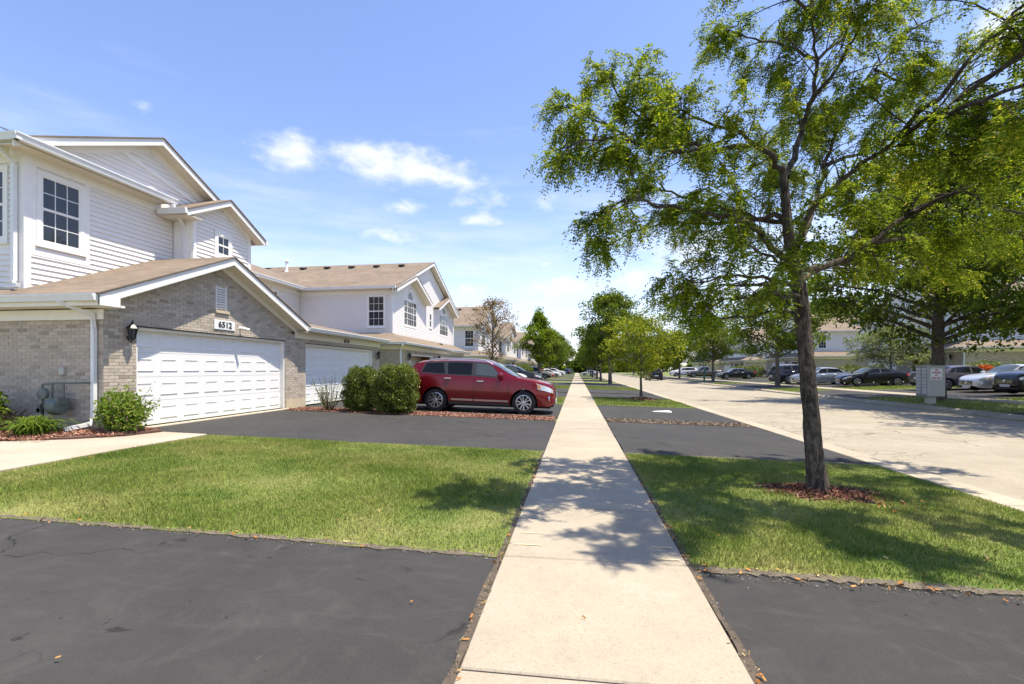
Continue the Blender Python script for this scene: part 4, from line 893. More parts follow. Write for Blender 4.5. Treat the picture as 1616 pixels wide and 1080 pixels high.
        for e in (.34, 1.06): pu.box(q, s - 1, s + 1, z0 + e - .012, z0 + e + .012, .036, .043)
        for a in (R(60), R(120)): q.tube([pu.P(s, z0 + 1.56, .04), pu.P(s + .38 * math.cos(a), z0 + 1.56 + .44 * math.sin(a), .04)], .012, 4)
        q.build('muntins', 'muntin', w)
    trio(27.3, 4.15, 1); trio(34.5, 4.1, 1)
    m = MB(); gutter(m, (-15.2, 24.08, 5.98), (-9.6, 24.08, 5.98), (0, -1), .14); m.build('gutter', 'gutter', H)
    m = MB(); m.box(-15.3, -9.6, 24.08, 24.5, 5.84, 5.86); m.build('soffit_panel', 'soffit', H)
    m = MB(); roof_slope(m, [(-9.6, 24.05, rk(24.05)), (-21.4, 24.05, rk(24.05)), (-21.4, UC, rk(UC)), (-9.6, UC, rk(UC))]); roof_slope(m, [(-9.6, 37.85, rk(37.85)), (-24, 37.85, rk(37.85)), (-24, UC, rk(UC)), (-9.6, UC, rk(UC))])
    # small front gables over the arched windows
    for (c, hw, top) in ((27.2, 3.1, 7.1), (34.5, 2.6, 6.85)):
        e = top - .4 * hw; roof_slope(m, [(-9.5, c - hw, e), (-13.5, c - hw, e), (-13.5, c, top), (-9.5, c, top)]); roof_slope(m, [(-9.5, c + hw, e), (-11.0, c + hw, e), (-11.0, c, top), (-9.5, c, top)])
    m.build('roof', 'shingle', H)
    for (c, hw, top, x) in ((27.2, 3.1, 7.1, -9.52), (34.5, 2.6, 6.85, -9.52), (UC, 6.9, rk(UC), -9.62)):
        sl = .4 if hw < 5 else SL; pe = Plane((x, 0), (0, 1), (1, 0)); m = MB()
        pe.band(m, (c - hw, top - sl * hw), (c, top), .2, -.03, 0); pe.band(m, (c, top), (c + hw, top - sl * hw), .2, -.03, 0); m.build('rake_fascia', 'white_trim', H)
        m = MB(); 
        for s in (-1, 1): m.prism([(x - .03, c + s * hw, top - sl * hw - .15), (x - .03, c, top - .15), (XU, c, top - .15), (XU, c + s * hw, top - sl * hw - .15)], (0, 0, .02))
        m.build('rake_soffit', 'soffit', H)
    for k in range(5):
        x = -18.6 + k * 1.75; y = 29.7; z = rk(y); m = MB(); m.hexa([(x, y - .2, z - .0), (x + .32, y - .2, z), (x + .32, y + .15, z + .1), (x, y + .15, z + .1), (x, y - .22, z + .12), (x + .32, y - .22, z + .12), (x + .32, y + .15, z + .2), (x, y + .15, z + .2)]); m.build('roof_vent', 'black_metal', H)
    m = MB(); x, y = -19.4, 29.3; z = rk(y); m.lathe([(.16, -.05), (.09, .08), (.08, .1), (.08, .62), (.12, .64), (.14, .7), (.1, .78), (.02, .8)], (x, y, z), 'z', 12); m.build('vent_pipe', 'gutter', H, smooth=True)
    downspout(H, [(-9.75, 24.0, 5.85), (-9.9, 24.3, 5.6), (-9.95, 24.42, 5.5), (-9.95, 24.42, 3.5)])
    return H
HB = house_b(); index_children()
def place_house(loc, rz, label, group):
    h = copy_tree(HB); h.location = loc; h.rotation_euler = (0, 0, rz); tag(h, label, group=group); return h
G1 = 'townhouses along the left of the sidewalk'; G2 = 'townhouses across the street'
place_house((-9.0, 45.6, .2), 0, 'grey sided townhouse whose tan roof shows behind the brown-leaved tree', G1)
place_house((-9.0, 64.0, .2), 0, 'white townhouse beyond the grey one, half hidden by the tall green tree', G1)
place_house((-9.0, 82.5, .2), 0, 'farthest but one townhouse on the left, behind the silver pickup', G1)
place_house((-9.0, 101, .2), 0, 'farthest townhouse on the left, mostly hidden behind trees', G1)
for y_, l_ in ((38.4, 'townhouse across the street behind the silver sedan and old tree'), (60.9, 'townhouse across the street behind the black coupe'), (83.4, 'townhouse across the street behind the dark blue wagon'), (106, 'farthest townhouse across the street, seen between tree trunks')):
    place_house((28.0, y_, .46), 0, l_, G2).scale = (-1, 1, 1)
place_house((28.0, 15.0, .46), 0, 'townhouse across the street at the right edge, behind the black SUV', G2).scale = (-1, 1, 1)

# ------------------------------------------------------------------ vehicles
def pchip(pts):
    xs = np.array([p[0] for p in pts], float); ys = np.array([p[1] for p in pts], float); h = np.diff(xs); d = np.diff(ys) / h; n = len(xs); m = np.zeros(n)
    m[0], m[-1] = d[0], d[-1]
    for i in range(1, n - 1):
        if d[i - 1] * d[i] > 0:
            w1, w2 = 2 * h[i] + h[i - 1], h[i] + 2 * h[i - 1]; m[i] = (w1 + w2) / (w1 / d[i - 1] + w2 / d[i])
    def f(x):
        x = min(max(x, xs[0]), xs[-1]); i = min(int(np.searchsorted(xs, x, 'right')) - 1, n - 2); t = (x - xs[i]) / h[i]
        return float((2 * t**3 - 3 * t**2 + 1) * ys[i] + (t**3 - 2 * t**2 + t) * h[i] * m[i] + (-2 * t**3 + 3 * t**2) * ys[i + 1] + (t**3 - t**2) * h[i] * m[i + 1])
    return f
SPEC = {
 'suv': dict(top=[(-2.5, .80), (-2.47, 1.0), (-2.4, 1.2), (-2.3, 1.38), (-2.12, 1.60), (-1.95, 1.66), (-1.5, 1.705), (-.6, 1.745), (.1, 1.72), (.5, 1.62), (1.32, 1.20), (1.45, 1.165), (1.95, 1.10), (2.25, 1.02), (2.42, .91), (2.5, .76)],
   belt=[(-2.5, .76), (-2.4, 1.1), (-2.1, 1.24), (-1.2, 1.18), (0, 1.14), (1.25, 1.10), (1.6, 1.07), (2.1, .98), (2.42, .84), (2.5, .72)],
   wid=[(-2.5, .70), (-2.43, .84), (-2.25, .93), (-1.6, .965), (0, .97), (1.5, .96), (2.0, .92), (2.3, .82), (2.44, .68), (2.5, .5)],
   bot=[(-2.5, .45), (-2.35, .34), (-2.0, .28), (2.05, .26), (2.3, .26), (2.45, .34), (2.5, .42)], wf=1.52, wr=-1.38, wR=.375, tum=.30, ws=(.5, 1.3), rw=(-2.36, -2.13),
   panes=[(-1.86, -1.08, -1.74, -1.16), (-.98, -.2, -1.02, -.2), (-.06, .86, -.06, .42)], seams=[-.13, 1.0, -1.03], handles=[-.98, .1], lampx=(1.96, 2.44), tailx=(-2.48, -2.12), rails=True, spokes=10),
 'sedan': dict(top=[(-2.35, .72), (-2.33, .98), (-2.25, 1.06), (-1.75, 1.10), (-1.05, 1.36), (-.6, 1.43), (-.1, 1.455), (.3, 1.42), (1.05, 1.0), (1.2, .965), (1.7, .9), (2.1, .79), (2.3, .68), (2.38, .58)],
   belt=[(-2.35, .70), (-2.2, .98), (-1.4, .98), (0, .94), (1.0, .9), (1.4, .87), (2.0, .75), (2.3, .62), (2.38, .54)],
   wid=[(-2.35, .66), (-2.27, .80), (-2.0, .88), (-1.2, .915), (0, .92), (1.3, .905), (1.9, .85), (2.2, .74), (2.33, .6), (2.38, .42)],
   bot=[(-2.35, .42), (-2.2, .28), (-1.8, .22), (2.0, .19), (2.25, .2), (2.38, .3)], wf=1.38, wr=-1.36, wR=.335, tum=.36, ws=(.34, 1.05), rw=(-1.72, -1.02),
   panes=[(-1.28, -.95, -.98, -.8), (-.88, -.1, -.78, -.1), (.0, .92, .0, .42)], seams=[-.05, .95, -.92], handles=[-.62, .3], lampx=(1.86, 2.32), tailx=(-2.34, -2.02), rails=False, spokes=10),
 'coupe': dict(top=[(-2.25, .72), (-2.23, .98), (-2.12, 1.03), (-1.85, 1.05), (-1.0, 1.28), (-.5, 1.38), (-.1, 1.40), (.25, 1.36), (1.0, .97), (1.2, .94), (1.7, .87), (2.05, .77), (2.22, .65), (2.3, .56)],
   belt=[(-2.25, .70), (-2.1, .96), (-1.4, .99), (0, .93), (1.0, .88), (1.4, .85), (2.0, .72), (2.3, .53)],
   wid=[(-2.25, .66), (-2.17, .80), (-1.9, .88), (-1.2, .905), (0, .905), (1.3, .89), (1.85, .84), (2.12, .72), (2.26, .56), (2.3, .42)],
   bot=[(-2.25, .42), (-2.1, .28), (-1.7, .22), (1.9, .19), (2.15, .2), (2.3, .3)], wf=1.36, wr=-1.31, wR=.325, tum=.36, ws=(.3, 1.0), rw=(-1.75, -.98),
   panes=[(-1.0, -.28, -.85, -.24), (-.18, .86, -.16, .36)], seams=[-.25, .95], handles=[-.1], lampx=(1.8, 2.25), tailx=(-2.24, -1.95), rails=False, spokes=8),
 'pickup': dict(top=[(-2.75, .74), (-2.74, 1.12), (-2.6, 1.13), (-.75, 1.13), (-.66, 1.2), (-.6, 1.72), (-.4, 1.79), (.1, 1.80), (.42, 1.73), (1.05, 1.2), (1.15, 1.17), (1.9, 1.1), (2.4, 1.02), (2.55, .9), (2.62, .75)],
   belt=[(-2.75, .72), (-2.7, 1.08), (-.7, 1.1), (0, 1.1), (1.1, 1.1), (1.8, 1.06), (2.4, .96), (2.62, .72)],
   wid=[(-2.75, .84), (-2.7, .9), (-2.2, .94), (0, .95), (1.5, .95), (2.2, .92), (2.5, .86), (2.62, .72)],
   bot=[(-2.75, .5), (-2.6, .42), (2.3, .40), (2.62, .45)], wf=1.72, wr=-1.58, wR=.38, tum=.24, ws=(.46, 1.02), rw=(-.7, -.62),
   panes=[(-.56, -.1, -.5, -.1), (.0, .96, .0, .48)], seams=[-.62, -.05, 1.0], handles=[.15], lampx=(2.25, 2.6), tailx=(-2.74, -2.6), rails=False, spokes=6)}
def make_car(kind, paint, label, cat, loc, rz, group='cars parked on the driveways', name='parked_car'):
    S = SPEC[kind]; top, belt, wid, bot = (pchip(S[k]) for k in ('top', 'belt', 'wid', 'bot')); x0, x1 = S['top'][0][0], S['top'][-1][0]
    aR = S['wR'] * 1.17; wz = S['wR']; tum = S['tum']
    def zb(x):
        z = bot(x)
        for xw in (S['wf'], S['wr']):
            d = abs(x - xw)
            if d < aR: z = max(z, wz + math.sqrt(aR * aR - d * d) * .98)
        return z
    def sec(x):
        W, B, T, b = wid(x), belt(x), top(x), zb(x); B = max(B, b + .06); T = max(T, B + .012); g = T - B; y4 = .95 * W; y5 = max(y4 - tum * g - .02, .12); z5 = T - min(.075, .3 * g)
        lo = bot(x)
        def wy(z):
            q = (z - lo) / max(.05, (B - lo)); return W * (.945 + .055 * math.sin(math.pi * min(1, max(0, q * .9 + .08)))) 
        zz = [b, b + .22 * (B - b), b + .5 * (B - b), b + .8 * (B - b)]
        return [(wy(zz[0]), zz[0]), (wy(zz[1]), zz[1]), (wy(zz[2]), zz[2]), (wy(zz[3]), zz[3]), (y4, B), (y5, z5), (y5 * .62, T - .012 * min(1, g * 8)), (0, T)]
    def surf(x, r, off=0):
        s = sec(x); i = min(int(r), 6); t = r - i; y = lerp(s[i][0], s[i + 1][0], t); z = lerp(s[i][1], s[i + 1][1], t)
        if off:
            dy, dz = s[i + 1][0] - s[i][0], s[i + 1][1] - s[i][1]; l = math.hypot(dy, dz) or 1; y += off * dz / l; z += -off * dy / l
        return (x, y, z)
    C = thing(name, loc, label, cat, group, rz); BASE[C.name] = Vector((0, 0, 0))
    xs = list(np.linspace(x0 + .04, x1 - .04, 46)) + [x0, x0 + .015, x1 - .015, x1]
    for xw in (S['wf'], S['wr']): xs += [xw + aR * math.sin(a) for a in np.linspace(-math.pi / 2, math.pi / 2, 15)] + [xw - aR - .012, xw + aR + .012]
    xs += [p[0] for p in S['top']]; xs = sorted(set(round(x, 4) for x in xs if x0 <= x <= x1))
    m = MB(); rings = []
    for x in xs:
        s = sec(x); ring = [(x, -y, z) for y, z in s] + [(x, y, z) for y, z in reversed(s[:-1])]; i = len(m.v); m.v += ring; rings.append(list(range(i, i + len(ring))))
    for a, b in zip(rings[:-1], rings[1:]):
        for k in range(len(a) - 1): m.f.append((a[k], a[k + 1], b[k + 1], b[k]))
    m.f.append(tuple(rings[0])); m.f.append(tuple(reversed(rings[-1])))
    o = m.build('body', PAINT[paint], C, smooth=True)
    def patch(m, xa, xb, ta, tb, r0, r1, off, side, nx=8, nr=3):
        idx = []
        for j in range(nr + 1):
            v = j / nr; r = lerp(r0, r1, v)
            for i in range(nx + 1):
                x = lerp(lerp(xa, xb, i / nx), lerp(ta, tb, i / nx), v); p = surf(x, r, off); idx.append(len(m.v)); m.v.append((p[0], p[1] * side, p[2]))
        for j in range(nr):
            for i in range(nx):
                q = (idx[j * (nx + 1) + i], idx[j * (nx + 1) + i + 1], idx[(j + 1) * (nx + 1) + i + 1], idx[(j + 1) * (nx + 1) + i]); m.f.append(q if side > 0 else q[::-1])
    def strip(m, x0_, x1_, r0, r1, off, nx=10):   # across the car (windscreens)
        idx = []; n = 12
        for i in range(nx + 1):
            x = lerp(x0_, x1_, i / nx); row = []
            for j in range(n + 1):
                q = lerp(-1, 1, j / n); sd = 1 if q >= 0 else -1; r = lerp(r1, r0, abs(q)); p = surf(x, r, off); row.append(len(m.v)); m.v.append((p[0], p[1] * sd + 0, p[2] + off * .5))
            idx.append(row)
        for a, b in zip(idx[:-1], idx[1:]):
            for k in range(n): m.f.append((a[k], a[k + 1], b[k + 1], b[k]))
    P = S['panes']
    for sd in (1, -1):
        m = MB(); patch(m, P[0][0] - .05, P[-1][1] + .03, P[0][2] - .04, P[-1][3] + .02, 4.06, 4.96, .004, sd, 26, 4); m.build('window_trim', 'black_plastic', C, smooth=True, fixn=False)
        for k, p in enumerate(P):
            m = MB(); patch(m, *p, 4.14, 4.88, .009, sd, 10, 4); m.build('side_window', 'windshield_glass' if (k == len(P) - 1 and kind == 'suv') else 'car_glass', C, smooth=True, fixn=False)
        for x in S['seams']: m = MB(); patch(m, x - .005, x + .005, x - .005, x + .005, .3, 3.98, .003, sd, 1, 12); m.build('door_seam', 'under', C, fixn=False)
        for x in S['handles']:
            m = MB(); q = surf(x, 3.35); m.box(q[0] - .11, q[0] + .11, sd * q[1] + (.0 if sd > 0 else -.035), sd * q[1] + (.035 if sd > 0 else 0), q[2] - .016, q[2] + .016); m.build('door_handle', 'chrome' if kind == 'suv' else PAINT[paint], C, bevel=.006)
        m = MB(); a, b = S['lampx']; patch(m, a, b, a - .06, b, 2.75, 3.75, .006, sd, 10, 3); m.build('headlight', 'head_lamp', C, smooth=True, fixn=False)
        m = MB(); patch(m, a + .02, a + .1, a - .04, a + .06, 2.9, 3.6, .009, sd, 3, 2); m.build('turn_signal', 'amber_lamp', C, fixn=False)
        m = MB(); a, b = S['tailx']; patch(m, a, b, a, b + .06, 2.75, 3.85, .006, sd, 6, 3); m.build('taillight', 'tail_lamp', C, smooth=True, fixn=False)
        xm = P[-1][1] - .08; q = surf(xm, 4.1); m = MB(); m.lathe([(.02, -.14), (.075, -.12), (.1, -.04), (.1, .04), (.07, .1), (.02, .12)], (q[0] - .02, sd * (q[1] + .13), q[2] + .07), 'y', 12); m.tube([(q[0], sd * q[1], q[2] + .02), (q[0], sd * (q[1] + .1), q[2] + .05)], .03, 6); m.build('mirror', PAINT[paint], C, smooth=True)
        if S['rails']:
            m = MB(); pts = []
            for i in range(9):
                x = lerp(-1.75, .45, i / 8); q = surf(x, 5.3); pts.append((x, sd * q[1], q[2] + (.055 if 0 < i < 8 else .0)))
            m.tube(pts, .022, 6); m.build('roof_rail', 'rim_silver', C, smooth=True)
            m = MB(); patch(m, -.86, -.12, -.86, -.12, .62, .92, .012, sd, 8, 2); patch(m, -.08, 1.02, -.08, 1.02, .62, .92, .012, sd, 8, 2); m.build('side_moulding', 'rim_silver', C, smooth=True, fixn=False)
            m = MB(); patch(m, -.92, 1.06, -.92, 1.06, .0, .45, .014, sd, 10, 2); m.build('rocker_panel', 'black_plastic', C, fixn=False)
            q = surf(2.3, 1.0); m = MB(); m.lathe([(.085, -.02), (.085, .02), (.07, .03)], (2.32, sd * (q[1] - .02), .52), 'x', 12); m.build('fog_lamp', 'chrome', C)
    m = MB(); strip(m, S['ws'][0], S['ws'][1] - .02, 5.12, 7, .008); m.build('windshield', 'windshield_glass', C, smooth=True)
    m = MB(); strip(m, S['rw'][0], S['rw'][1], 5.15, 7, .008); m.build('rear_window', 'car_glass', C, smooth=True)
    gz_ = belt(x1) ; gw = wid(x1)
    m = MB(); m.box(x1 - .03, x1 + .015, -gw * .9, gw * .9, gz_ - .20, gz_ + .01)
    gr = m.build('grille', 'black_plastic', C, bevel=.01); m = MB()
    for k in range(4): m.box(x1 + .012, x1 + .024, -gw * .85, gw * .85, gz_ - .18 + k * .045, gz_ - .165 + k * .045)
    m.build('grille_bar', 'chrome', gr); m = MB(); m.lathe([(.075, 0), (.075, .02), (.05, .03)], (x1 + .02, 0, gz_ - .09), 'x', 14); m.build('badge', 'chrome', gr)
    m = MB(); m.box(x1 - .01, x1 + .02, -.26, .26, gz_ - .36, gz_ - .24); m.build('licence_plate', 'plate', C)
    m = MB(); m.box(x0 - .02, x0 + .01, -.26, .26, .62, .74); m.build('licence_plate', 'plate', C)
    m = MB(); W0 = wid(0); m.box(x0 + .12, x1 - .15, -W0 * .74, W0 * .74, .2, .62); m.box(x0 + .3, S['wr'] - aR - .02, -W0 * .9, W0 * .9, .3, .5); m.build('underbody', 'under', C)
    if kind == 'suv':
        m = MB(); m.box(x1 - .3, x1 - .03, -.62, .62, .24, .36); m.build('front_bumper_skirt', 'black_plastic', C, bevel=.03); m = MB(); m.box(x0 + .02, x0 + .3, -.72, .72, .32, .46); m.build('rear_bumper_skirt', 'black_plastic', C, bevel=.03)
    Rw = S['wR']; tp = [(Rw * .66, -.11), (Rw * .93, -.115), (Rw * .985, -.09), (Rw, -.05), (Rw, .05), (Rw * .985, .09), (Rw * .93, .115), (Rw * .66, .11)]
    tm = MB(); tm.lathe(tp, (0, 0, 0), 'y', 28); tm.f = [f for f in tm.f if len(f) == 4]; rm = MB(); rr = Rw * .66
    rm.lathe([(rr * 1.02, -.112), (rr * .92, -.118), (rr * .88, -.09), (rr * .9, -.02)], (0, 0, 0), 'y', 28)
    rm.f = [f for f in rm.f if len(f) == 4]
    dk = MB(); dk.lathe([(rr * .99, -.06), (rr * .99, -.03)], (0, 0, 0), 'y', 20)
    ns = S['spokes']
    for k in range(ns):
        a = 2 * math.pi * k / ns + (.05 if k % 2 else -.05) * (1 if ns == 10 else 0); d = Vector((math.cos(a), 0, math.sin(a))); t = Vector((-math.sin(a), 0, math.cos(a))); w0, w1 = rr * .07, rr * .085
        p, q = d * rr * .15, d * rr * .93; rm.hexa([p - t * w0 + Vector((0, -.085, 0)), q - t * w1 + Vector((0, -.085, 0)), q + t * w1 + Vector((0, -.085, 0)), p + t * w0 + Vector((0, -.085, 0)), p - t * w0 + Vector((0, -.105, 0)), q - t * w1 + Vector((0, -.112, 0)), q + t * w1 + Vector((0, -.112, 0)), p + t * w0 + Vector((0, -.105, 0))])
    rm.lathe([(rr * .24, -.08), (rr * .24, -.108), (rr * .12, -.114)], (0, 0, 0), 'y', 14)
    for xw in (S['wf'], S['wr']):
        for sd in (1, -1):
            w = tm.build('wheel', 'tyre', C, smooth=True) if 'wm' not in S else link('wheel', S['wm'], None, C)
            if 'wm' not in S:
                S['wm'] = w.data; r_ = rm.build('rim', 'rim_silver', w, smooth=True); h_ = dk.build('brake_disc', 'under', w); S['rm'], S['dm'] = r_.data, h_.data
            else: link('rim', S['rm'], None, w); link('brake_disc', S['dm'], None, w)
            w.location = (xw, sd * (wid(xw) - .135), Rw); w.rotation_euler = (0, random.uniform(0, 1), 0 if sd < 0 else math.pi)
    return C
GC = 'cars parked on the driveways'
make_car('suv', 'red', 'shiny dark red SUV with silver roof rails parked across from the hedge', 'car', (-3.2, 15.75, gz(-2.6) + .0), 0)
bpy.data.objects['parked_car'].rotation_euler = (0, R(1.45), 0)
bpy.data.objects['parked_car'].location.z = gz(-3.12) + .002
make_car('suv', 'white', 'white SUV with dark windscreen just behind the red SUV', 'car', (-5.8, 31.2, gz(-5.8)), 0)
make_car('suv', 'black', 'black SUV between the white SUV and the dark hedge', 'car', (-5.2, 37.6, gz(-5.2)), 0)
make_car('pickup', 'champagne', 'silver-grey pickup truck parked behind the tall green tree', 'pickup', (-6.3, 69.5, gz(-6.3)), 0)
make_car('sedan', 'redcar', 'bright red car peeking out behind the pickup bonnet', 'car', (-6.0, 78.0, gz(-6.0)), 0)
make_car('sedan', 'white', 'small white car parked just beyond the pickup', 'car', (-5.2, 88, gz(-5.2)), 0)
make_car('suv', 'white', 'white SUV farthest along the left driveways', 'car', (-5.0, 104, gz(-5.0)), 0)
make_car('suv', 'navy', 'dark SUV near the far end of the sidewalk', 'car', (-2.4, 150, .05), R(70))
make_car('sedan', 'lightsilver', 'silver sedan parked across the sidewalk far ahead on the right', 'car', (3.4, 124, gz(3.4)), R(180))
make_car('suv', 'black', 'dark SUV driving away along the pale concrete street', 'car', (11.2, 71, -.06), R(90), None)
make_car('suv', 'navy', 'dark blue wagon with red taillight left of the tree trunk across the street', 'car', (20.3, 46.2, gz(20.3)), 0)
make_car('sedan', 'silver', 'silver car half hidden between the blue wagon and the trunk', 'car', (20.6, 43.0, gz(20.6)), R(180))
make_car('coupe', 'black', 'black coupe with its tail to the hedge across the street', 'car', (21.9, 38.6, gz(21.9)), R(180))
make_car('sedan', 'grey', 'dark grey sedan nosed in behind the mailbox', 'car', (22.6, 31.2, gz(22.6)), 0)
make_car('sedan', 'lightsilver', 'silver sedan with chrome wheels right of the mailbox', 'car', (23.2, 28.4, gz(23.2)), R(180))
make_car('suv', 'black', 'black SUV cut off by the right edge of the photo', 'car', (22.6, 25.2, gz(22.6)), R(180))
make_car('pickup', 'grey', 'dark pickup truck far across the street between two trunks', 'pickup', (20.5, 80, gz(20.5)), R(180))
make_car('suv', 'white', 'white SUV far across the street left of the dark pickup', 'car', (20, 92, gz(20)), R(180))
make_car('sedan', 'black', 'low dark car beside the green post across the street', 'car', (21, 66, gz(21)), R(180))

# ------------------------------------------------------------------ cluster mailbox, green post, path lights
def mailbox():
    B = thing('cluster_mailbox', (14.35, 21.3, .03), 'grey pedestal cluster mailbox with a red and white notice beside the far kerb', 'mailbox'); x0, x1, y0, y1, z0, z1 = 13.98, 14.62, 20.95, 21.63, .38, 1.60
    m = MB(); m.box(x0, x1, y0, y1, z0, z1); m.build('cabinet', 'mail_grey', B, bevel=.015); m = MB(); m.box(x0 - .02, x1 + .02, y0 - .02, y1 + .02, z1, z1 + .03); m.build('cabinet_lid', 'mail_grey', B, bevel=.008)
    m = MB(); m.box(14.17, 14.43, 21.16, 21.42, .05, z0); m.build('pedestal', 'mail_grey', B, bevel=.01); m = MB(); m.box(14.0, 14.6, 21.0, 21.6, -.02, .055); m.build('plinth', 'walk_concrete', B)
    m = MB(); m.box(x0 - .004, x0, y0 + .03, y1 - .03, z0 + .03, z1 - .03); m.build('door_frame', 'mail_dark', B)
    for c in range(2):
        for r in range(8):
            if c == 0 and r < 2: continue
            ya = y0 + .03 + c * .32; za = z1 - .05 - (8 - r) * .138
            m = MB(); m.box(x0 - .012, x0, ya + .012, ya + .295, za + .008, za + .128); d = m.build('mail_door', 'mail_grey', B, bevel=.004); m = MB(); m.box(x0 - .017, x0 - .012, ya + .03, ya + .06, za + .055, za + .085); m.build('lock', 'mail_dark', d)
    m = MB(); m.box(x0 - .012, x0, y0 + .042, y0 + .325, z1 - .05 - 8 * .138 + .008, z1 - .05 - 6 * .138 - .01); m.build('parcel_door', 'mail_grey', B, bevel=.004)
    m = MB(); m.box(x0 - .016, x0 - .0, y0 + .05, y0 + .32, z1 - .05 - 3.05 * .138, z1 - .05 - 2.9 * .138); m.build('mail_slot', 'mail_dark', B)
    m = MB(); m.box(14.08, 14.5, y0 - .008, y0, 1.06, 1.5); sg = m.build('notice', 'sign_white', B)
    for k, s in enumerate(('NO', 'PARKING', 'BY', 'MAIL BOX')):
        me = text_mesh(s, .095, .002, .003); me.transform(Matrix.Translation(Vector((14.29, y0 - .010, 1.44 - k * .105)) - base_of(B)) @ Matrix.Rotation(R(90), 4, 'X') @ Matrix.Diagonal((.8, 1, 1, 1))); me.materials.append(MATS['sign_red']); link('notice_text', me, None, sg)
mailbox()
plain('post_green', (.015, .10, .07), .5, var=.1)
P = thing('utility_post', (14.3, 55.5, .05), 'short green utility post by the far kerb', 'post'); m = MB(); m.lathe([(.16, 0), (.16, .06), (.1, .1), (.1, 1.2), (.15, 1.25), (.15, 1.55), (.1, 1.64), (.02, 1.66)], (14.3, 55.5, .03), 'z', 12); m.build('shaft', 'post_green', P, smooth=True); m = MB(); m.box(14.13, 14.16, 55.4, 55.6, 1.3, 1.5); m.build('marker_plate', 'sign_white', P)
for k in range(6):
    x = 19.0 + k * .95; y = 36.5; z = gz(x); L = thing('path_light', (x, y, z), ['leftmost small stake light by the far driveway', 'second stake light from the left by the far driveway', 'third stake light from the left by the far driveway', 'fourth stake light from the left by the far driveway', 'fifth stake light from the left by the far driveway', 'rightmost small stake light by the far driveway'][k], 'path light', 'stake lights along the far driveway')
    m = MB(); m.tube([(x, y, z - .03), (x, y, z + .3)], .012, 6); m.build('stake', 'black_metal', L); m = MB(); m.lathe([(.02, .26), (.03, .3), (.045, .33), (.02, .36)], (x, y, z), 'z', 10); m.build('lamp_head', 'mail_grey', L)

# ------------------------------------------------------------------ vegetation kit
def unit(a): return a / (np.linalg.norm(a, axis=-1, keepdims=True) + 1e-9)
def leaf_quads(P, A, N, L, W):
    """diamond leaves: base P, axis A, face normal N, length L, width W"""
    S = unit(np.cross(A, N)); L = L[:, None]; W = W[:, None]
    return np.stack([P, P + A * L * .45 + S * W * .5, P + A * L, P + A * L * .45 - S * W * .5], 1).reshape(-1, 3)
def leaves_obj(name, V, mat, parent):
    b = np.array(base_of(parent)); o = link(name, np_mesh(name, V - b, np.arange(len(V)), 4), mat, parent); return o
def rand_leaves(P, size, droop=.25, ratio=.55):
    n = len(P); A = RNG.normal(size=(n, 3)); A[:, 2] -= droop; A = unit(A); N = RNG.normal(size=(n, 3)); N[:, 2] = np.abs(N[:, 2]) + .5; N = unit(N); L = size * RNG.uniform(.6, 1.3, n); return leaf_quads(P, A, N, L, L * ratio)
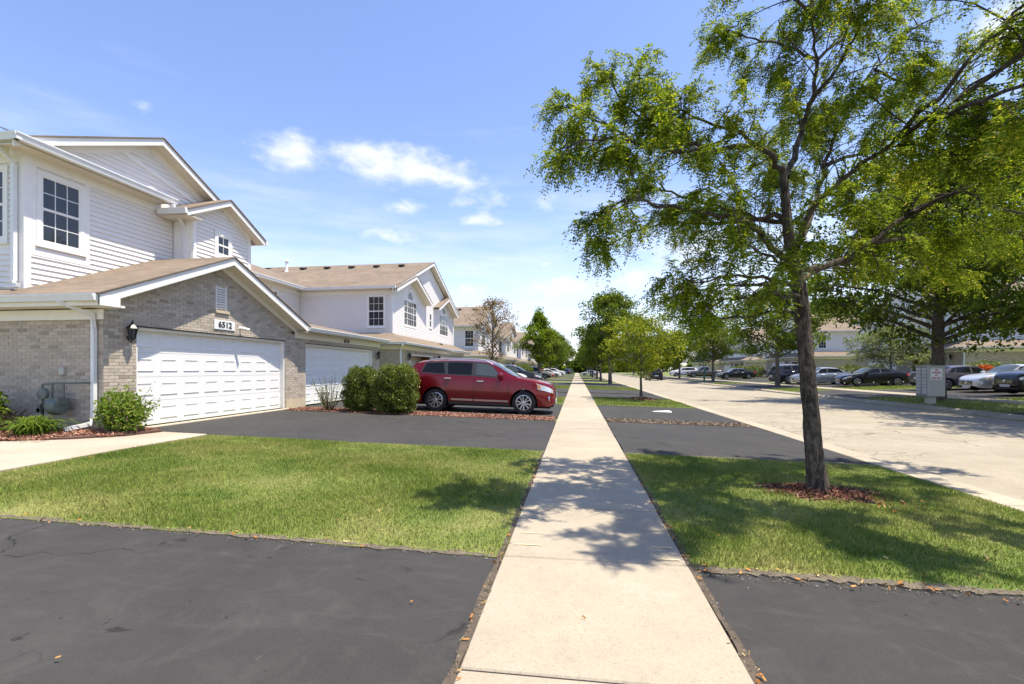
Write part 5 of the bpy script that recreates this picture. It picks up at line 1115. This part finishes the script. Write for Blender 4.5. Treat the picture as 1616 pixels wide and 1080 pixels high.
def tree(name, loc, h, cw, bare, label, leafmat, barkmat='bark_grey', n_leaf=9000, leaf=.16, shape='oval', tr=.14, seed=1, group=None, limbs=22, clump=.5, sub=4):
    rd = np.random.default_rng(seed); x0, y0, z0 = loc; T = thing(name, loc, label, 'tree', group); m = MB(); top = h * .93
    prof = {'oval': lambda t: math.sin(math.pi * min(1, max(0, (t * .92 + .1)))) ** .75, 'pyramid': lambda t: (1 - t) ** .8 * min(1, .55 + t * 3), 'round': lambda t: math.sin(math.pi * min(1, t * .8 + .16)) ** .5, 'spread': lambda t: (1 - t ** 2.2) ** .5 * min(1, .75 + t), 'column': lambda t: min(1, (1 - t) * 1.9) ** .7 * min(1, .5 + t * 2.5)}[shape]
    wob = [(rd.normal(0, .05) * h * .1, rd.normal(0, .05) * h * .1) for _ in range(8)]
    tp = [Vector((x0 + wob[k][0] * k / 7, y0 + wob[k][1] * k / 7, z0 - .05 + top * k / 7)) for k in range(8)]
    m.tube([Vector((x0, y0, z0 - .08))] + [tp[0] + Vector((0, 0, .15))] + tp[1:], [tr * 1.5, tr * 1.1] + [tr * (1 - k / 7.4) for k in range(1, 8)], 9)
    pts = []
    for k in range(limbs):
        t = (k + rd.random()) / limbs; zb = bare + (top - bare) * t * .9; a = k * 2.399 + rd.normal(0, .3); rr = cw / 2 * prof(t) * rd.uniform(.75, 1.08)
        i = min(6, int(zb / top * 7)); q = tp[i].lerp(tp[i + 1], zb / top * 7 - i); rise = {'pyramid': .85, 'column': .9, 'spread': .25, 'round': .4, 'oval': .65}[shape] * rr * rd.uniform(.6, 1.3)
        rise = min(rise, h - zb - .1); e = q + Vector((math.cos(a) * rr, math.sin(a) * rr, rise)); mid = q.lerp(e, .5) + Vector((0, 0, rr * .06)); r0 = max(.014, tr * .42 * (1 - t * .7))
        m.tube([q, mid, e], [r0, r0 * .6, r0 * .2], 5, cap=False)
        for s in range(sub):
            f = rd.uniform(.3, 1.0); c = (q.lerp(mid, f * 2) if f < .5 else mid.lerp(e, f * 2 - 1)); off = Vector(rd.normal(0, .18 * rr + .08, 3)); off.z = off.z * .7 + .05; d = c + off
            m.tube([c, d], [r0 * .35, r0 * .12], 4, cap=False); pts.append((d, .6 + f * .6))
        pts.append((e, 1.0))
    pts.append((tp[-1], 1)); pts.append((tp[-1] - Vector((0, 0, h * .05)), 1)); pts.append((tp[-1] - Vector((.1, .1, h * .09)), 1)); tk = m.build('trunk', barkmat, T, smooth=True)
    per = max(1, n_leaf // len(pts)); P = []
    for d, wgt in pts:
        n = int(per * rd.uniform(.5, 1.5)); c = rd.normal(0, 1, (n, 3)); c = unit(c) * (rd.random((n, 1)) ** .45) * clump * rd.uniform(.7, 1.3); c[:, 2] *= .62; P.append(np.array(d) + c)
    P = np.concatenate(P); P = P[P[:, 2] > z0 + bare * .75]
    leaves_obj('crown', rand_leaves(P, leaf), leafmat, T); return T
def copy_thing(o, loc, rz, scale, label, group=None):
    index_children(); c = copy_tree(o); c.location = loc; c.rotation_euler = (0, 0, rz); c.scale = (scale,) * 3; tag(c, label, group=group); return c

# ------------------------------------------------------------------ the near honey locust
def locust():
    rd = np.random.default_rng(11); bx, by = 2.97, 6.26; T = thing('locust_tree', (bx, by, -.06), 'feathery honey locust tree leaning over the near right lawn', 'tree'); m = MB()
    DEP = 5.8
    def at(px, py, dd=0.0):
        d = pix_dir(px, py); t = DEP + dd; return Vector((d.x * t, d.y * t, CAM_H + d.z * t))
    trunk = [at(1292, 800), at(1291, 770), at(1286, 730), at(1282, 690), at(1279, 640), at(1275, 590), at(1270, 540), at(1266, 490), at(1261, 450), at(1250, 405), at(1244, 365), at(1240, 320), at(1237, 275)]
    rad = [.16, .122, .10, .092, .088, .085, .083, .081, .079, .066, .058, .05, .042]
    # knobbly trunk: displaced rings
    n = 26; rings = []
    fine = []; fr = []
    for k in range(len(trunk) - 1):
        for j in range(5): fine.append(trunk[k].lerp(trunk[k + 1], j / 5)); fr.append(lerp(rad[k], rad[k + 1], j / 5))
    fine.append(trunk[-1]); fr.append(rad[-1])
    for k, (p, r) in enumerate(zip(fine, fr)):
        ring = []
        for j in range(n):
            a = 2 * math.pi * j / n; rr = r * (1 + .05 * math.sin(3 * a + k * .23) + .05 * math.sin(5 * a - k * .51) + .05 * math.sin(9 * a + k * .4 + math.sin(k * .9)) + rd.normal(0, .03)) + (.035 * max(0, math.sin(4 * a + .6)) * max(0, 1 - k / 9)); ring.append(len(m.v)); m.v.append((p.x + rr * math.cos(a), p.y + rr * math.sin(a), p.z))
        rings.append(ring)
    for a, b in zip(rings[:-1], rings[1:]):
        for j in range(n): m.f.append((a[j], a[(j + 1) % n], b[(j + 1) % n], b[j]))
    m.f.append(tuple(rings[-1])); m.build('trunk', 'bark_locust', T, smooth=True)
    # limbs: (pixel, depth offset) lists that fix limb directions, some beyond the frame; depth offsets spread them around the trunk
    LM = [([(1255, 412, 0), (1218, 392, -.1), (1192, 362, -.25), (1150, 345, -.5), (1080, 330, -.8), (1000, 318, -1.0), (950, 335, -1.1)], .05),
          ([(1246, 345, 0), (1190, 343, .2), (1125, 325, .4), (1060, 305, .6), (1010, 300, .8)], .042),
          ([(1246, 348, 0), (1180, 350, .5), (1090, 352, .9), (1010, 362, 1.2), (950, 395, 1.4)], .034),
          ([(1238, 275, 0), (1212, 243, -.15), (1170, 212, -.3), (1110, 190, -.5), (1050, 170, -.6)], .04),
          ([(1185, 224, -.25), (1120, 240, -.5), (1040, 235, -.8), (960, 215, -1.0), (885, 235, -1.1)], .03),
          ([(1110, 236, -.5), (1040, 205, -.5), (985, 165, -.4), (960, 120, -.4)], .024),
          ([(1000, 222, -.9), (940, 190, -.8), (900, 165, -.8)], .018),
          ([(1240, 280, 0), (1262, 215, .2), (1275, 165, .2), (1289, 95, .1), (1282, 30, 0), (1265, -60, 0)], .045),
          ([(1276, 165, .2), (1310, 125, -.2), (1350, 60, -.5), (1372, -20, -.7)], .032),
          ([(1289, 95, .1), (1240, 70, .4), (1190, 60, .6), (1140, 50, .7)], .024),
          ([(1258, 390, 0), (1285, 325, .3), (1305, 260, .5), (1335, 180, .7), (1380, 110, .9), (1450, 40, 1.0)], .042),
          ([(1258, 385, 0), (1290, 320, -.3), (1345, 270, -.7), (1420, 215, -1.0), (1510, 160, -1.3), (1600, 90, -1.4)], .04),
          ([(1262, 430, 0), (1320, 415, .1), (1375, 382, .2), (1430, 340, .3), (1520, 295, .3), (1620, 230, .3), (1690, 210, .3)], .046),
          ([(1375, 382, .2), (1460, 372, .5), (1560, 365, .9), (1660, 370, 1.1)], .028),
          ([(1430, 340, .3), (1500, 255, -.2), (1590, 200, -.5), (1680, 140, -.6)], .026),
          
          ([(1264, 445, 0), (1290, 425, .6), (1340, 415, 1.2), (1420, 415, 1.7), (1520, 430, 1.9)], .034),
          ([(1266, 455, 0), (1225, 448, .4), (1170, 450, .8), (1110, 455, 1.2), (1050, 470, 1.5)], .032),
          ([(1264, 450, 0), (1215, 440, -.5), (1150, 440, -.8), (1080, 445, -1.0)], .03),
          ([(1240, 320, 0), (1230, 290, .9), (1215, 260, 1.7), (1200, 235, 2.2)], .034),
          ([(1282, 30, 0), (1330, -30, .3), (1400, -80, .5)], .024), ([(1282, 30, 0), (1230, -20, -.3), (1180, -60, -.5)], .024), ([(1305, 260, .5), (1370, 235, 1.0), (1450, 190, 1.5), (1540, 160, 1.8)], .028),
          ([(1420, 215, -1.0), (1480, 240, -1.2), (1560, 260, -1.3)], .02),
          ([(1282, 30, 0), (1292, -60, .1), (1330, -150, .2), (1390, -230, .3)], .034), ([(1284, 20, 0), (1350, -60, -.8), (1430, -130, -1.3), (1520, -190, -1.5)], .03), ([(1284, 20, 0), (1370, -60, .8), (1490, -120, 1.2), (1600, -160, 1.4)], .03), ([(1420, 215, -1.0), (1510, 120, -1.5), (1600, 20, -1.8), (1680, -60, -1.9)], .028), ([(1480, -30, 1.1), (1580, -60, 1.2), (1680, -60, 1.2)], .022), ([(1420, 215, -1.0), (1520, 170, -1.6), (1650, 120, -2.0), (1800, 60, -2.3)], .03), ([(1510, 160, -1.3), (1640, 60, -1.8), (1760, -40, -2.2), (1850, -120, -2.4)], .028), ([(1430, 340, .3), (1560, 290, -.6), (1700, 250, -1.3), (1830, 230, -1.8)], .03), ([(1520, 295, .3), (1660, 180, -.4), (1800, 100, -1.0), (1900, 50, -1.4)], .028), ([(1292, -60, .1), (1310, -120, -1.0), (1350, -210, -1.9), (1400, -300, -2.4)], .028), ([(1430, -130, -1.3), (1440, -180, -1.8), (1430, -260, -2.2)], .022), ([(1292, -60, .1), (1240, -140, -.5), (1200, -220, -.9)], .024), ([(1262, 440, 0), (1230, 410, -.8), (1170, 385, -1.4)], .028),  # mostly limbs out of view, added to cast shade on the right lawn
          ([(1267, 470, 0), (1220, 466, -.3), (1160, 472, -.5), (1100, 482, -.7)], .03), ([(1269, 500, 0), (1235, 492, .4), (1180, 500, .7), (1110, 505, .9)], .026),
          ([(1289, 95, .1), (1330, 60, .5), (1400, 20, .9), (1480, -30, 1.1)], .024), ([(1520, 295, .3), (1580, 330, .2), (1660, 340, .1)], .02), ([(1380, 110, .9), (1440, 130, 1.2), (1530, 110, 1.4), (1620, 60, 1.5)], .022)]
    sprays = []; wood = MB()
    def poly_at(pts, f):
        k = f * (len(pts) - 1); i = min(int(k), len(pts) - 2); return pts[i].lerp(pts[i + 1], k - i), (pts[i + 1] - pts[i]).normalized()
    def twig(p, d, L, dens=1.0):
        d = d.normalized(); n = max(2, int(L / .018 * dens)); q = p; pts = [p]; dirs = d.copy()
        for k in range(4):
            dirs = (dirs + Vector((rd.normal(0, .16), rd.normal(0, .16), rd.normal(-.10, .12)))).normalized(); q = q + dirs * L / 4; pts.append(q)
        wood.tube(pts, [.006, .005, .004, .003, .002], 3, cap=False)
        for k in range(n):
            f = .12 + .88 * (k + rd.random()) / n; c, dd = poly_at(pts, f); sprays.append((c, dd))
    cl = rd.uniform(-1, 1, (260, 3)) * np.array([4.6, 3.2, 2.6]) + np.array([2.9, 6.2, 4.0])
    def gap(c): return np.min(np.linalg.norm((cl - np.array(c)) * np.array([1, 1, 1.5]), axis=1))
    for ctrl, r0 in LM:
        raw = [at(*c) for c in ctrl]; L = sum((b - a).length for a, b in zip(raw[:-1], raw[1:])); pts = []
        for k in range(len(raw) - 1):
            for j in range(4):
                t = j / 4; a, b = raw[k], raw[k + 1]; p0 = raw[max(k - 1, 0)]; p3 = raw[min(k + 2, len(raw) - 1)]
                q = .5 * ((2 * a) + (b - p0) * t + (2 * p0 - 5 * a + 4 * b - p3) * t * t + (3 * a - p0 - 3 * b + p3) * t ** 3)
                if k or j: q = q + Vector(rd.normal(0, .018, 3))
                pts.append(q)
        pts.append(raw[-1]); wood.tube(pts, [lerp(r0, .007, (k / (len(pts) - 1)) ** .8) for k in range(len(pts))], 7, cap=False)
        ns = max(4, int(L / .155)); L0 = .18 if r0 > .03 else .05
        for k in range(ns):
            f = L0 + (1 - L0) * (k + rd.random()) / ns; c, d = poly_at(pts, min(f, .995)); side = Vector((rd.normal(), rd.normal(), rd.normal(.12, .35))); side = (side - d * side.dot(d)).normalized()
            dr = (side * .85 + d * rd.uniform(.2, .9) + Vector((0, 0, rd.normal(.1, .15)))).normalized(); bl = rd.uniform(.3, .85) * (1.05 - .45 * f); bp = [c]; q = c; dd = dr
            for s in range(4): dd = (dd + Vector((rd.normal(0, .15), rd.normal(0, .15), rd.normal(-.08, .1)))).normalized(); q = q + dd * bl / 4; bp.append(q)
            wood.tube(bp, [max(.007, r0 * .28), .008, .006, .005, .003], 4, cap=False)
            nt = int(bl / .08) + 2
            if gap(bp[-1]) > .66: nt = 1 if rd.random() < .7 else 0
            for s in range(nt):
                f2 = .2 + .8 * (s + rd.random()) / nt; c2, d2 = poly_at(bp, min(f2, .99)); td = (Vector(rd.normal(0, 1, 3)) * .75 + d2 * .8 + Vector((0, 0, -.3)))
                if rd.random() < .8: twig(c2, td, rd.uniform(.14, .36))
        for q_ in (-1, -1, -2, -2, -3, -4): twig(pts[q_], (pts[-1] - pts[-3]).normalized() + Vector(rd.normal(0, .55, 3)), .32)
    wood.build('limbs', 'bark_locust', T, smooth=True)
    # compound leaves: drooping rachis with paired leaflets
    S = np.array([s[0] for s in sprays]); D = np.array([s[1] for s in sprays]); K = len(S); keep = rd.random(K) < .98
    S, D = S[keep], D[keep]; K = len(S); NL = 7; R0 = unit(D * .5 + rd.normal(0, .7, (K, 3)) + np.array([0, 0, -.1])); LEN = rd.uniform(.10, .2, K)
    Vs = []
    for k in range(NL):
        f = (k + .6) / NL; dirk = unit(R0 + np.array([0, 0, -1.15]) * f * f); pos = S + (R0 * f + np.array([0, 0, -.5]) * f * f) * LEN[:, None]
        up = unit(np.array([0, 0, 1.0]) - dirk * dirk[:, 2:3] + rd.normal(0, .15, (K, 3))); side = unit(np.cross(dirk, up))
        for sg in (-1, 1):
            A = unit(side * sg * .9 + dirk * .45 + rd.normal(0, .2, (K, 3)) + np.array([0, 0, -.15])); N = unit(up + rd.normal(0, .35, (K, 3))); Lf = rd.uniform(.028, .045, K); Vs.append(leaf_quads(pos, A, N, Lf, Lf * .44))
    V = np.concatenate(Vs); leaves_obj('crown', V, 'leaf_locust', T)
    return T
locust()

# ------------------------------------------------------------------ other trees
GP = 'trees in the near parkway row'; GF = 'trees in the far parkway row'
tree('maple_tree', (3.2, 24.2, -.06), 4.3, 3.9, 1.2, 'small yellow-green tree in a mulch mound on the second right lawn', 'leaf_yellow', n_leaf=11000, leaf=.12, shape='round', tr=.075, seed=4, group=GP, limbs=24, clump=.4, sub=5)
tA = tree('maple_tree', (3.5, 50.5, -.06), 10.6, 6.6, 2.4, 'tall green tree with pale trunk beyond the small yellow-green one', 'leaf_dark', n_leaf=17000, leaf=.24, shape='oval', tr=.2, seed=8, group=GP, limbs=38, clump=.75, sub=5)
for k, (x, y, s, lab) in enumerate(((3.3, 66, .82, 'first shaded tree of the right row beyond the tall green one'), (3.4, 80, .9, 'second shaded tree of the right row beyond the tall green one'), (3.2, 96, .85, 'third shaded tree of the right row beyond the tall green one'), (3.3, 112, .95, 'last tree of the right row before the silver sedan'), (3.3, 150, 1.0, 'tree of the right row behind the silver sedan'))):
    copy_thing(tA, (x, y, -.06), k * 1.7 + .6, s, lab, GP)
tC = tree('maple_tree', (-5.3, 66.5, .12), 10.8, 6.4, 1.9, 'tall bright green conical tree left of the sidewalk in front of the pickup', 'leaf_mid', n_leaf=13000, leaf=.26, shape='pyramid', tr=.2, seed=21, group='trees left of the sidewalk', limbs=44, clump=.62, sub=4)
tree('pear_tree', (-6.9, 38.2, .17), 7.9, 4.3, 1.7, 'half bare tree with sparse brown leaves behind the red SUV', 'leaf_brown', 'twig', n_leaf=4600, leaf=.13, shape='column', tr=.1, seed=31, group='trees left of the sidewalk', limbs=46, clump=.4, sub=6)
for k, (x, y, s, lab) in enumerate(((-5.2, 92, .95, 'darker tree behind the bright conical one on the left'), (-5.0, 112, 1.0, 'far tree on the left, second behind the conical one'), (-5.4, 135, 1.1, 'farthest round tree on the left of the sidewalk'))): copy_thing(tA, (x, y, .1), k * 2.1 + .3, s, lab, 'trees left of the sidewalk')
tD = tree('oak_tree', (15.9, 23.2, .08), 11.5, 10.5, 2.5, 'big dark old tree with forked trunk behind the mailbox', 'leaf_dark', 'bark_locust', n_leaf=50000, leaf=.2, shape='round', tr=.27, seed=41, group=GF, limbs=46, clump=.9, sub=6)
tE = tree('ash_tree', (16.1, 40.5, .1), 8.6, 7.0, 2.3, 'dark tree across the street beside the blue wagon', 'leaf_dark', n_leaf=20000, leaf=.2, shape='round', tr=.19, seed=43, group=GF, limbs=34, clump=.75, sub=5)
for k, (x, y, s, lab) in enumerate(((15.8, 57.5, .9, 'tree across the street just right of the green post'), (16.1, 77, .9, 'tree across the street left of the green post'), (16, 96, 1.0, 'farther tree of the far row beyond the green post'), (16, 116, 1.05, 'next to last tree of the far row'), (16.2, 138, 1.1, 'last tree of the far row'))): copy_thing(tE, (x, y, .1), k * 1.3 + .9, s, lab, GF)
copy_thing(tD, (17.2, 14.6, .1), 2.2, .95, 'large dark tree at the right edge over the far parkway', GF)
tree('crab_apple_tree', (24.6, 40.8, .38), 4.8, 6.2, 1.4, 'small pale green spreading tree in front of a garage across the street', 'leaf_silver', n_leaf=9000, leaf=.16, shape='spread', tr=.1, seed=51, limbs=26, clump=.5, sub=4)
# backdrop trees closing the street and behind the houses
GB = 'background trees beyond the end of the street'
bt = 0
BL = ['belt tree left of the far sidewalk end, behind the roofs', 'belt tree right above the far end of the sidewalk', 'belt tree just right of the far sidewalk end', 'belt tree straight beyond the far end of the street', 'belt tree beyond the street end, above the far row of cars', 'belt tree beyond the last far townhouse', 'belt tree over the roofs at the far right of the street', 'belt tree behind the last left townhouse', 'rightmost belt tree behind the far townhouses', 'leftmost belt tree behind the left roofs', 'nearer tree standing before the belt beside the far row']
for (x, y, s) in ((-14, 190, 1.2), (-4, 205, 1.25), (6, 215, 1.1), (15, 200, 1.3), (25, 190, 1.2), (36, 180, 1.3), (48, 170, 1.3), (-26, 185, 1.3), (60, 150, 1.3), (-40, 180, 1.3), (22, 150, 1.0)):
    copy_thing(tA if bt % 2 else tE, (x, y, .2), bt * 1.1, s * (1.0 if bt % 2 else 1.3), BL[bt], GB); bt += 1
for (x, y, s, l) in ((45, 62, 1.2, 'tall tree rising behind the second townhouse across the street'), (44, 92, 1.25, 'tall tree rising behind the third townhouse across the street'), (46, 40, 1.15, 'tall tree rising behind the townhouse at the right')): copy_thing(tD, (x, y, .5), bt, s, l, 'trees behind the far townhouses'); bt += 1

wd = MB(); n = 34000; xx = np.concatenate([RNG.uniform(-120, 150, 20000), RNG.normal(2, 14, 14000)]); hh = 6.5 + 2.2 * np.sin(xx * .21) + 1.6 * np.sin(xx * .57 + 1) + 1.0 * np.sin(xx * 1.31); zz = hh * RNG.random(n) ** .7; yy = 236 + RNG.normal(0, 2.2, n); zz = zz - .2
tag(link('far_wood', np_mesh('far_wood', rand_leaves(np.stack([xx, yy, zz], 1), 1.5, .2, .75), np.arange(n * 4), 4), 'leaf_dark'), 'dense belt of far trees closing the end of the street', 'woodland', kind='stuff')

# ------------------------------------------------------------------ hedges and plants
def shrub(name, loc, blobs, n, leaf, label, mat, stems=14, ratio=.55, group=None, box=False):
    """blobs: (dx,dy,dz,rx,ry,rz)"""
    T = thing(name, loc, label, 'shrub', group); x0, y0, z0 = loc; m = MB(); P = []
    tot = sum(b[3] * b[4] + b[3] * b[5] + b[4] * b[5] for b in blobs)
    for (dx, dy, dz, rx, ry, rz) in blobs:
        k = int(n * (rx * ry + rx * rz + ry * rz) / tot); d = unit(RNG.normal(size=(k, 3)))
        if box: d = np.sign(d) * np.abs(d) ** .85; d /= np.maximum(1, np.abs(d).max(1, keepdims=True))
        lump = 1 + .10 * np.sin(d[:, 0] * 7 + d[:, 2] * 5 + dx * 3) + .08 * np.sin(d[:, 1] * 9 - d[:, 2] * 6 + dy); r = (1 - np.abs(RNG.normal(0, .10, k)) - .25 * (RNG.random(k) < .2) * RNG.random(k)) * lump
        P.append(np.array([x0 + dx, y0 + dy, z0 + dz]) + d * r[:, None] * np.array([rx, ry, rz]))
        for s in range(max(3, stems // len(blobs))):
            a = RNG.uniform(0, 6.28); e = Vector((x0 + dx + math.cos(a) * rx * .7, y0 + dy + math.sin(a) * ry * .7, z0 + dz + RNG.uniform(-.1, .7) * rz)); b = Vector((x0 + dx * .8 + math.cos(a) * .08, y0 + dy * .8 + math.sin(a) * .08, z0 - .02)); m.tube([b, b.lerp(e, .5) + Vector((0, 0, .05)), e], [.014, .01, .004], 4, cap=False)
    m.build('stems', 'twig', T); P = np.concatenate(P); P = P[P[:, 2] > z0 + .02]; leaves_obj('foliage', rand_leaves(P, leaf, .0, ratio), mat, T); return T
gh = gz(-6.5) + .01
shrub('hedge_shrub', (-6.66, 13.85, gz(-6.66)), [(0, 0, .72, .5, .5, .66), (.04, .05, .96, .42, .42, .42), (-.02, -.05, .42, .52, .45, .42)], 26000, .05, 'clipped green hedge shrub next to the white garage door', 'leaf_hedge', 24, .62, 'clipped hedge shrubs by the red car', True)
shrub('hedge_shrub', (-5.5, 13.72, gz(-5.5)), [(-.02, 0, .76, .66, .6, .7), (.06, .05, 1.02, .55, .52, .46), (.0, -.08, .42, .68, .54, .42)], 36000, .05, 'larger clipped hedge shrub right against the rear of the red SUV', 'leaf_hedge', 26, .62, 'clipped hedge shrubs by the red car', True)
def wispy(name, loc, n, hgt, spread, leaf, label, mat, bare=0, per=60):
    T = thing(name, loc, label, 'shrub'); x0, y0, z0 = loc; m = MB(); P = []
    for k in range(n):
        a = RNG.uniform(0, 6.28); r = spread * math.sqrt(RNG.random()); h = hgt * RNG.uniform(.55, 1.1); p = Vector((x0 + .06 * math.cos(a), y0 + .06 * math.sin(a), z0 - .03)); e = Vector((x0 + r * math.cos(a), y0 + r * math.sin(a), z0 + h)); md = p.lerp(e, .5) + Vector(RNG.normal(0, .04, 3)); m.tube([p, md, e], [.011, .008, .003], 4, cap=False)
        if k < bare: continue
        f = RNG.uniform(.25, 1.05, per)[:, None]; P.append(np.array(md) * (1 - np.abs(f - .5) * 2 * (f < .5)) * 0 + np.where(f < .5, np.array(p) * (1 - 2 * f) + np.array(md) * 2 * f, np.array(md) * (2 - 2 * f) + np.array(e) * (2 * f - 1)) + RNG.normal(0, .055, (per, 3)))
    m.build('stems', 'twig', T); leaves_obj('foliage', rand_leaves(np.concatenate(P), leaf, .1), mat, T); return T
wispy('sparse_shrub', (-7.65, 13.75, gz(-7.65)), 34, 1.05, .6, .05, 'thin straggly shrub with bare twigs in front of the second garage door', 'leaf_silver', 18, 40)
shrub('rose_shrub', (-8.72, 7.95, .26), [(0, 0, .4, .42, .34, .36), (.15, -.1, .3, .42, .34, .3), (-.15, .05, .5, .28, .25, .28)], 2600, .065, 'bright leafy shrub at the corner of the first garage door', 'leaf_bright', 22, .6)
wispy('rose_shrub_shoots', (-8.68, 7.98, .26), 22, .85, .55, .06, 'loose shoots rising out of the leafy shrub by the garage corner', 'leaf_bright', 0, 26)
shrub('leafy_shrub', (-11.15, 7.35, .27), [(0, 0, .42, .5, .4, .42), (-.3, -.1, .36, .45, .4, .36)], 2600, .085, 'glossy green shrub cut off by the left edge of the photo', 'leaf_bright', 20, .65)
def daylily(loc, n, L, label):
    T = thing('grass_clump', loc, label, 'plant'); x0, y0, z0 = loc; V = []; m = MB()
    for k in range(n):
        a = RNG.uniform(0, 6.28); l = L * RNG.uniform(.6, 1.15); lean = RNG.uniform(.25, 1.0); b = np.array([x0 + RNG.normal(0, .1), y0 + RNG.normal(0, .1), z0]); d = np.array([math.cos(a), math.sin(a), 0]); s = np.array([-math.sin(a), math.cos(a), 0]) * .011
        prev = b
        pts = [b + d * l * lean * t * (.35 + .65 * t) + np.array([0, 0, l * (t * 1.25 - (.55 + .55 * lean) * t * t)]) for t in (0, .3, .6, .85, 1.0)]
        for i, (p, q) in enumerate(zip(pts[:-1], pts[1:])):
            w0, w1 = (1, 1, .8, .5)[i], (1, .8, .5, .05)[i]; i0 = len(m.v); m.v += [tuple(p - s * w0), tuple(p + s * w0), tuple(q + s * w1), tuple(q - s * w1)]; m.f.append((i0, i0 + 1, i0 + 2, i0 + 3))
    m.build('leaves', 'leaf_bright', T, fixn=False)
daylily((-9.75, 7.25, .27), 340, .62, 'arching clump of strap leaved grass below the gas meter')
wispy('dry_grass', (-10.75, 7.5, .27), 60, .4, .35, .03, 'low dry brown tuft between the leafy shrub and the gas meter', 'leaf_brown', 20, 12)
shrub('hedge_shrub', (25.2, 45.4, .38), [(-1.1, 0, .8, 1.2, .9, .75), (.8, 0, .75, 1.3, .9, .75)], 9000, .10, 'long clipped hedge behind the black coupe across the street', 'leaf_hedge', 20, .6, 'hedges across the street')
shrub('hedge_shrub', (26.6, 33.6, .42), [(-.8, 0, .8, 1.3, 1, .8), (1.2, 0, .75, 1.4, 1, .75)], 9000, .10, 'rounded hedge behind the silver sedan across the street', 'leaf_hedge', 20, .6, 'hedges across the street')
shrub('hedge_shrub', (24.5, 72, .35), [(-1, 0, .9, 1.5, 1, .85), (1, 0, .9, 1.5, 1, .85)], 7000, .14, 'hedge far across the street behind the green post', 'leaf_hedge', 20, .6, 'hedges across the street')
shrub('evergreen_shrub', (-6.9, 60.2, .2), [(0, 0, 1.0, 1.3, 1.2, 1.0), (-.9, 0, .7, 1, 1, .7)], 8000, .12, 'dark rounded evergreen shrub left of the silver pickup', 'leaf_dark', 16, .5)
shrub('evergreen_shrub', (-7.3, 50.2, .2), [(0, 0, .5, .9, .8, .5)], 3000, .1, 'low green shrub left of the dark rounded evergreen', 'leaf_hedge', 10, .5)
shrub('flower_bush', (25.2, 33.0, .42), [(0, 0, .95, .55, .5, .35)], 900, .11, 'patch of red and orange flowers right of the old tree trunk', 'flower_red', 10, .8)
bpy.data.objects['rose_shrub_shoots'].name = 'young_shoots'
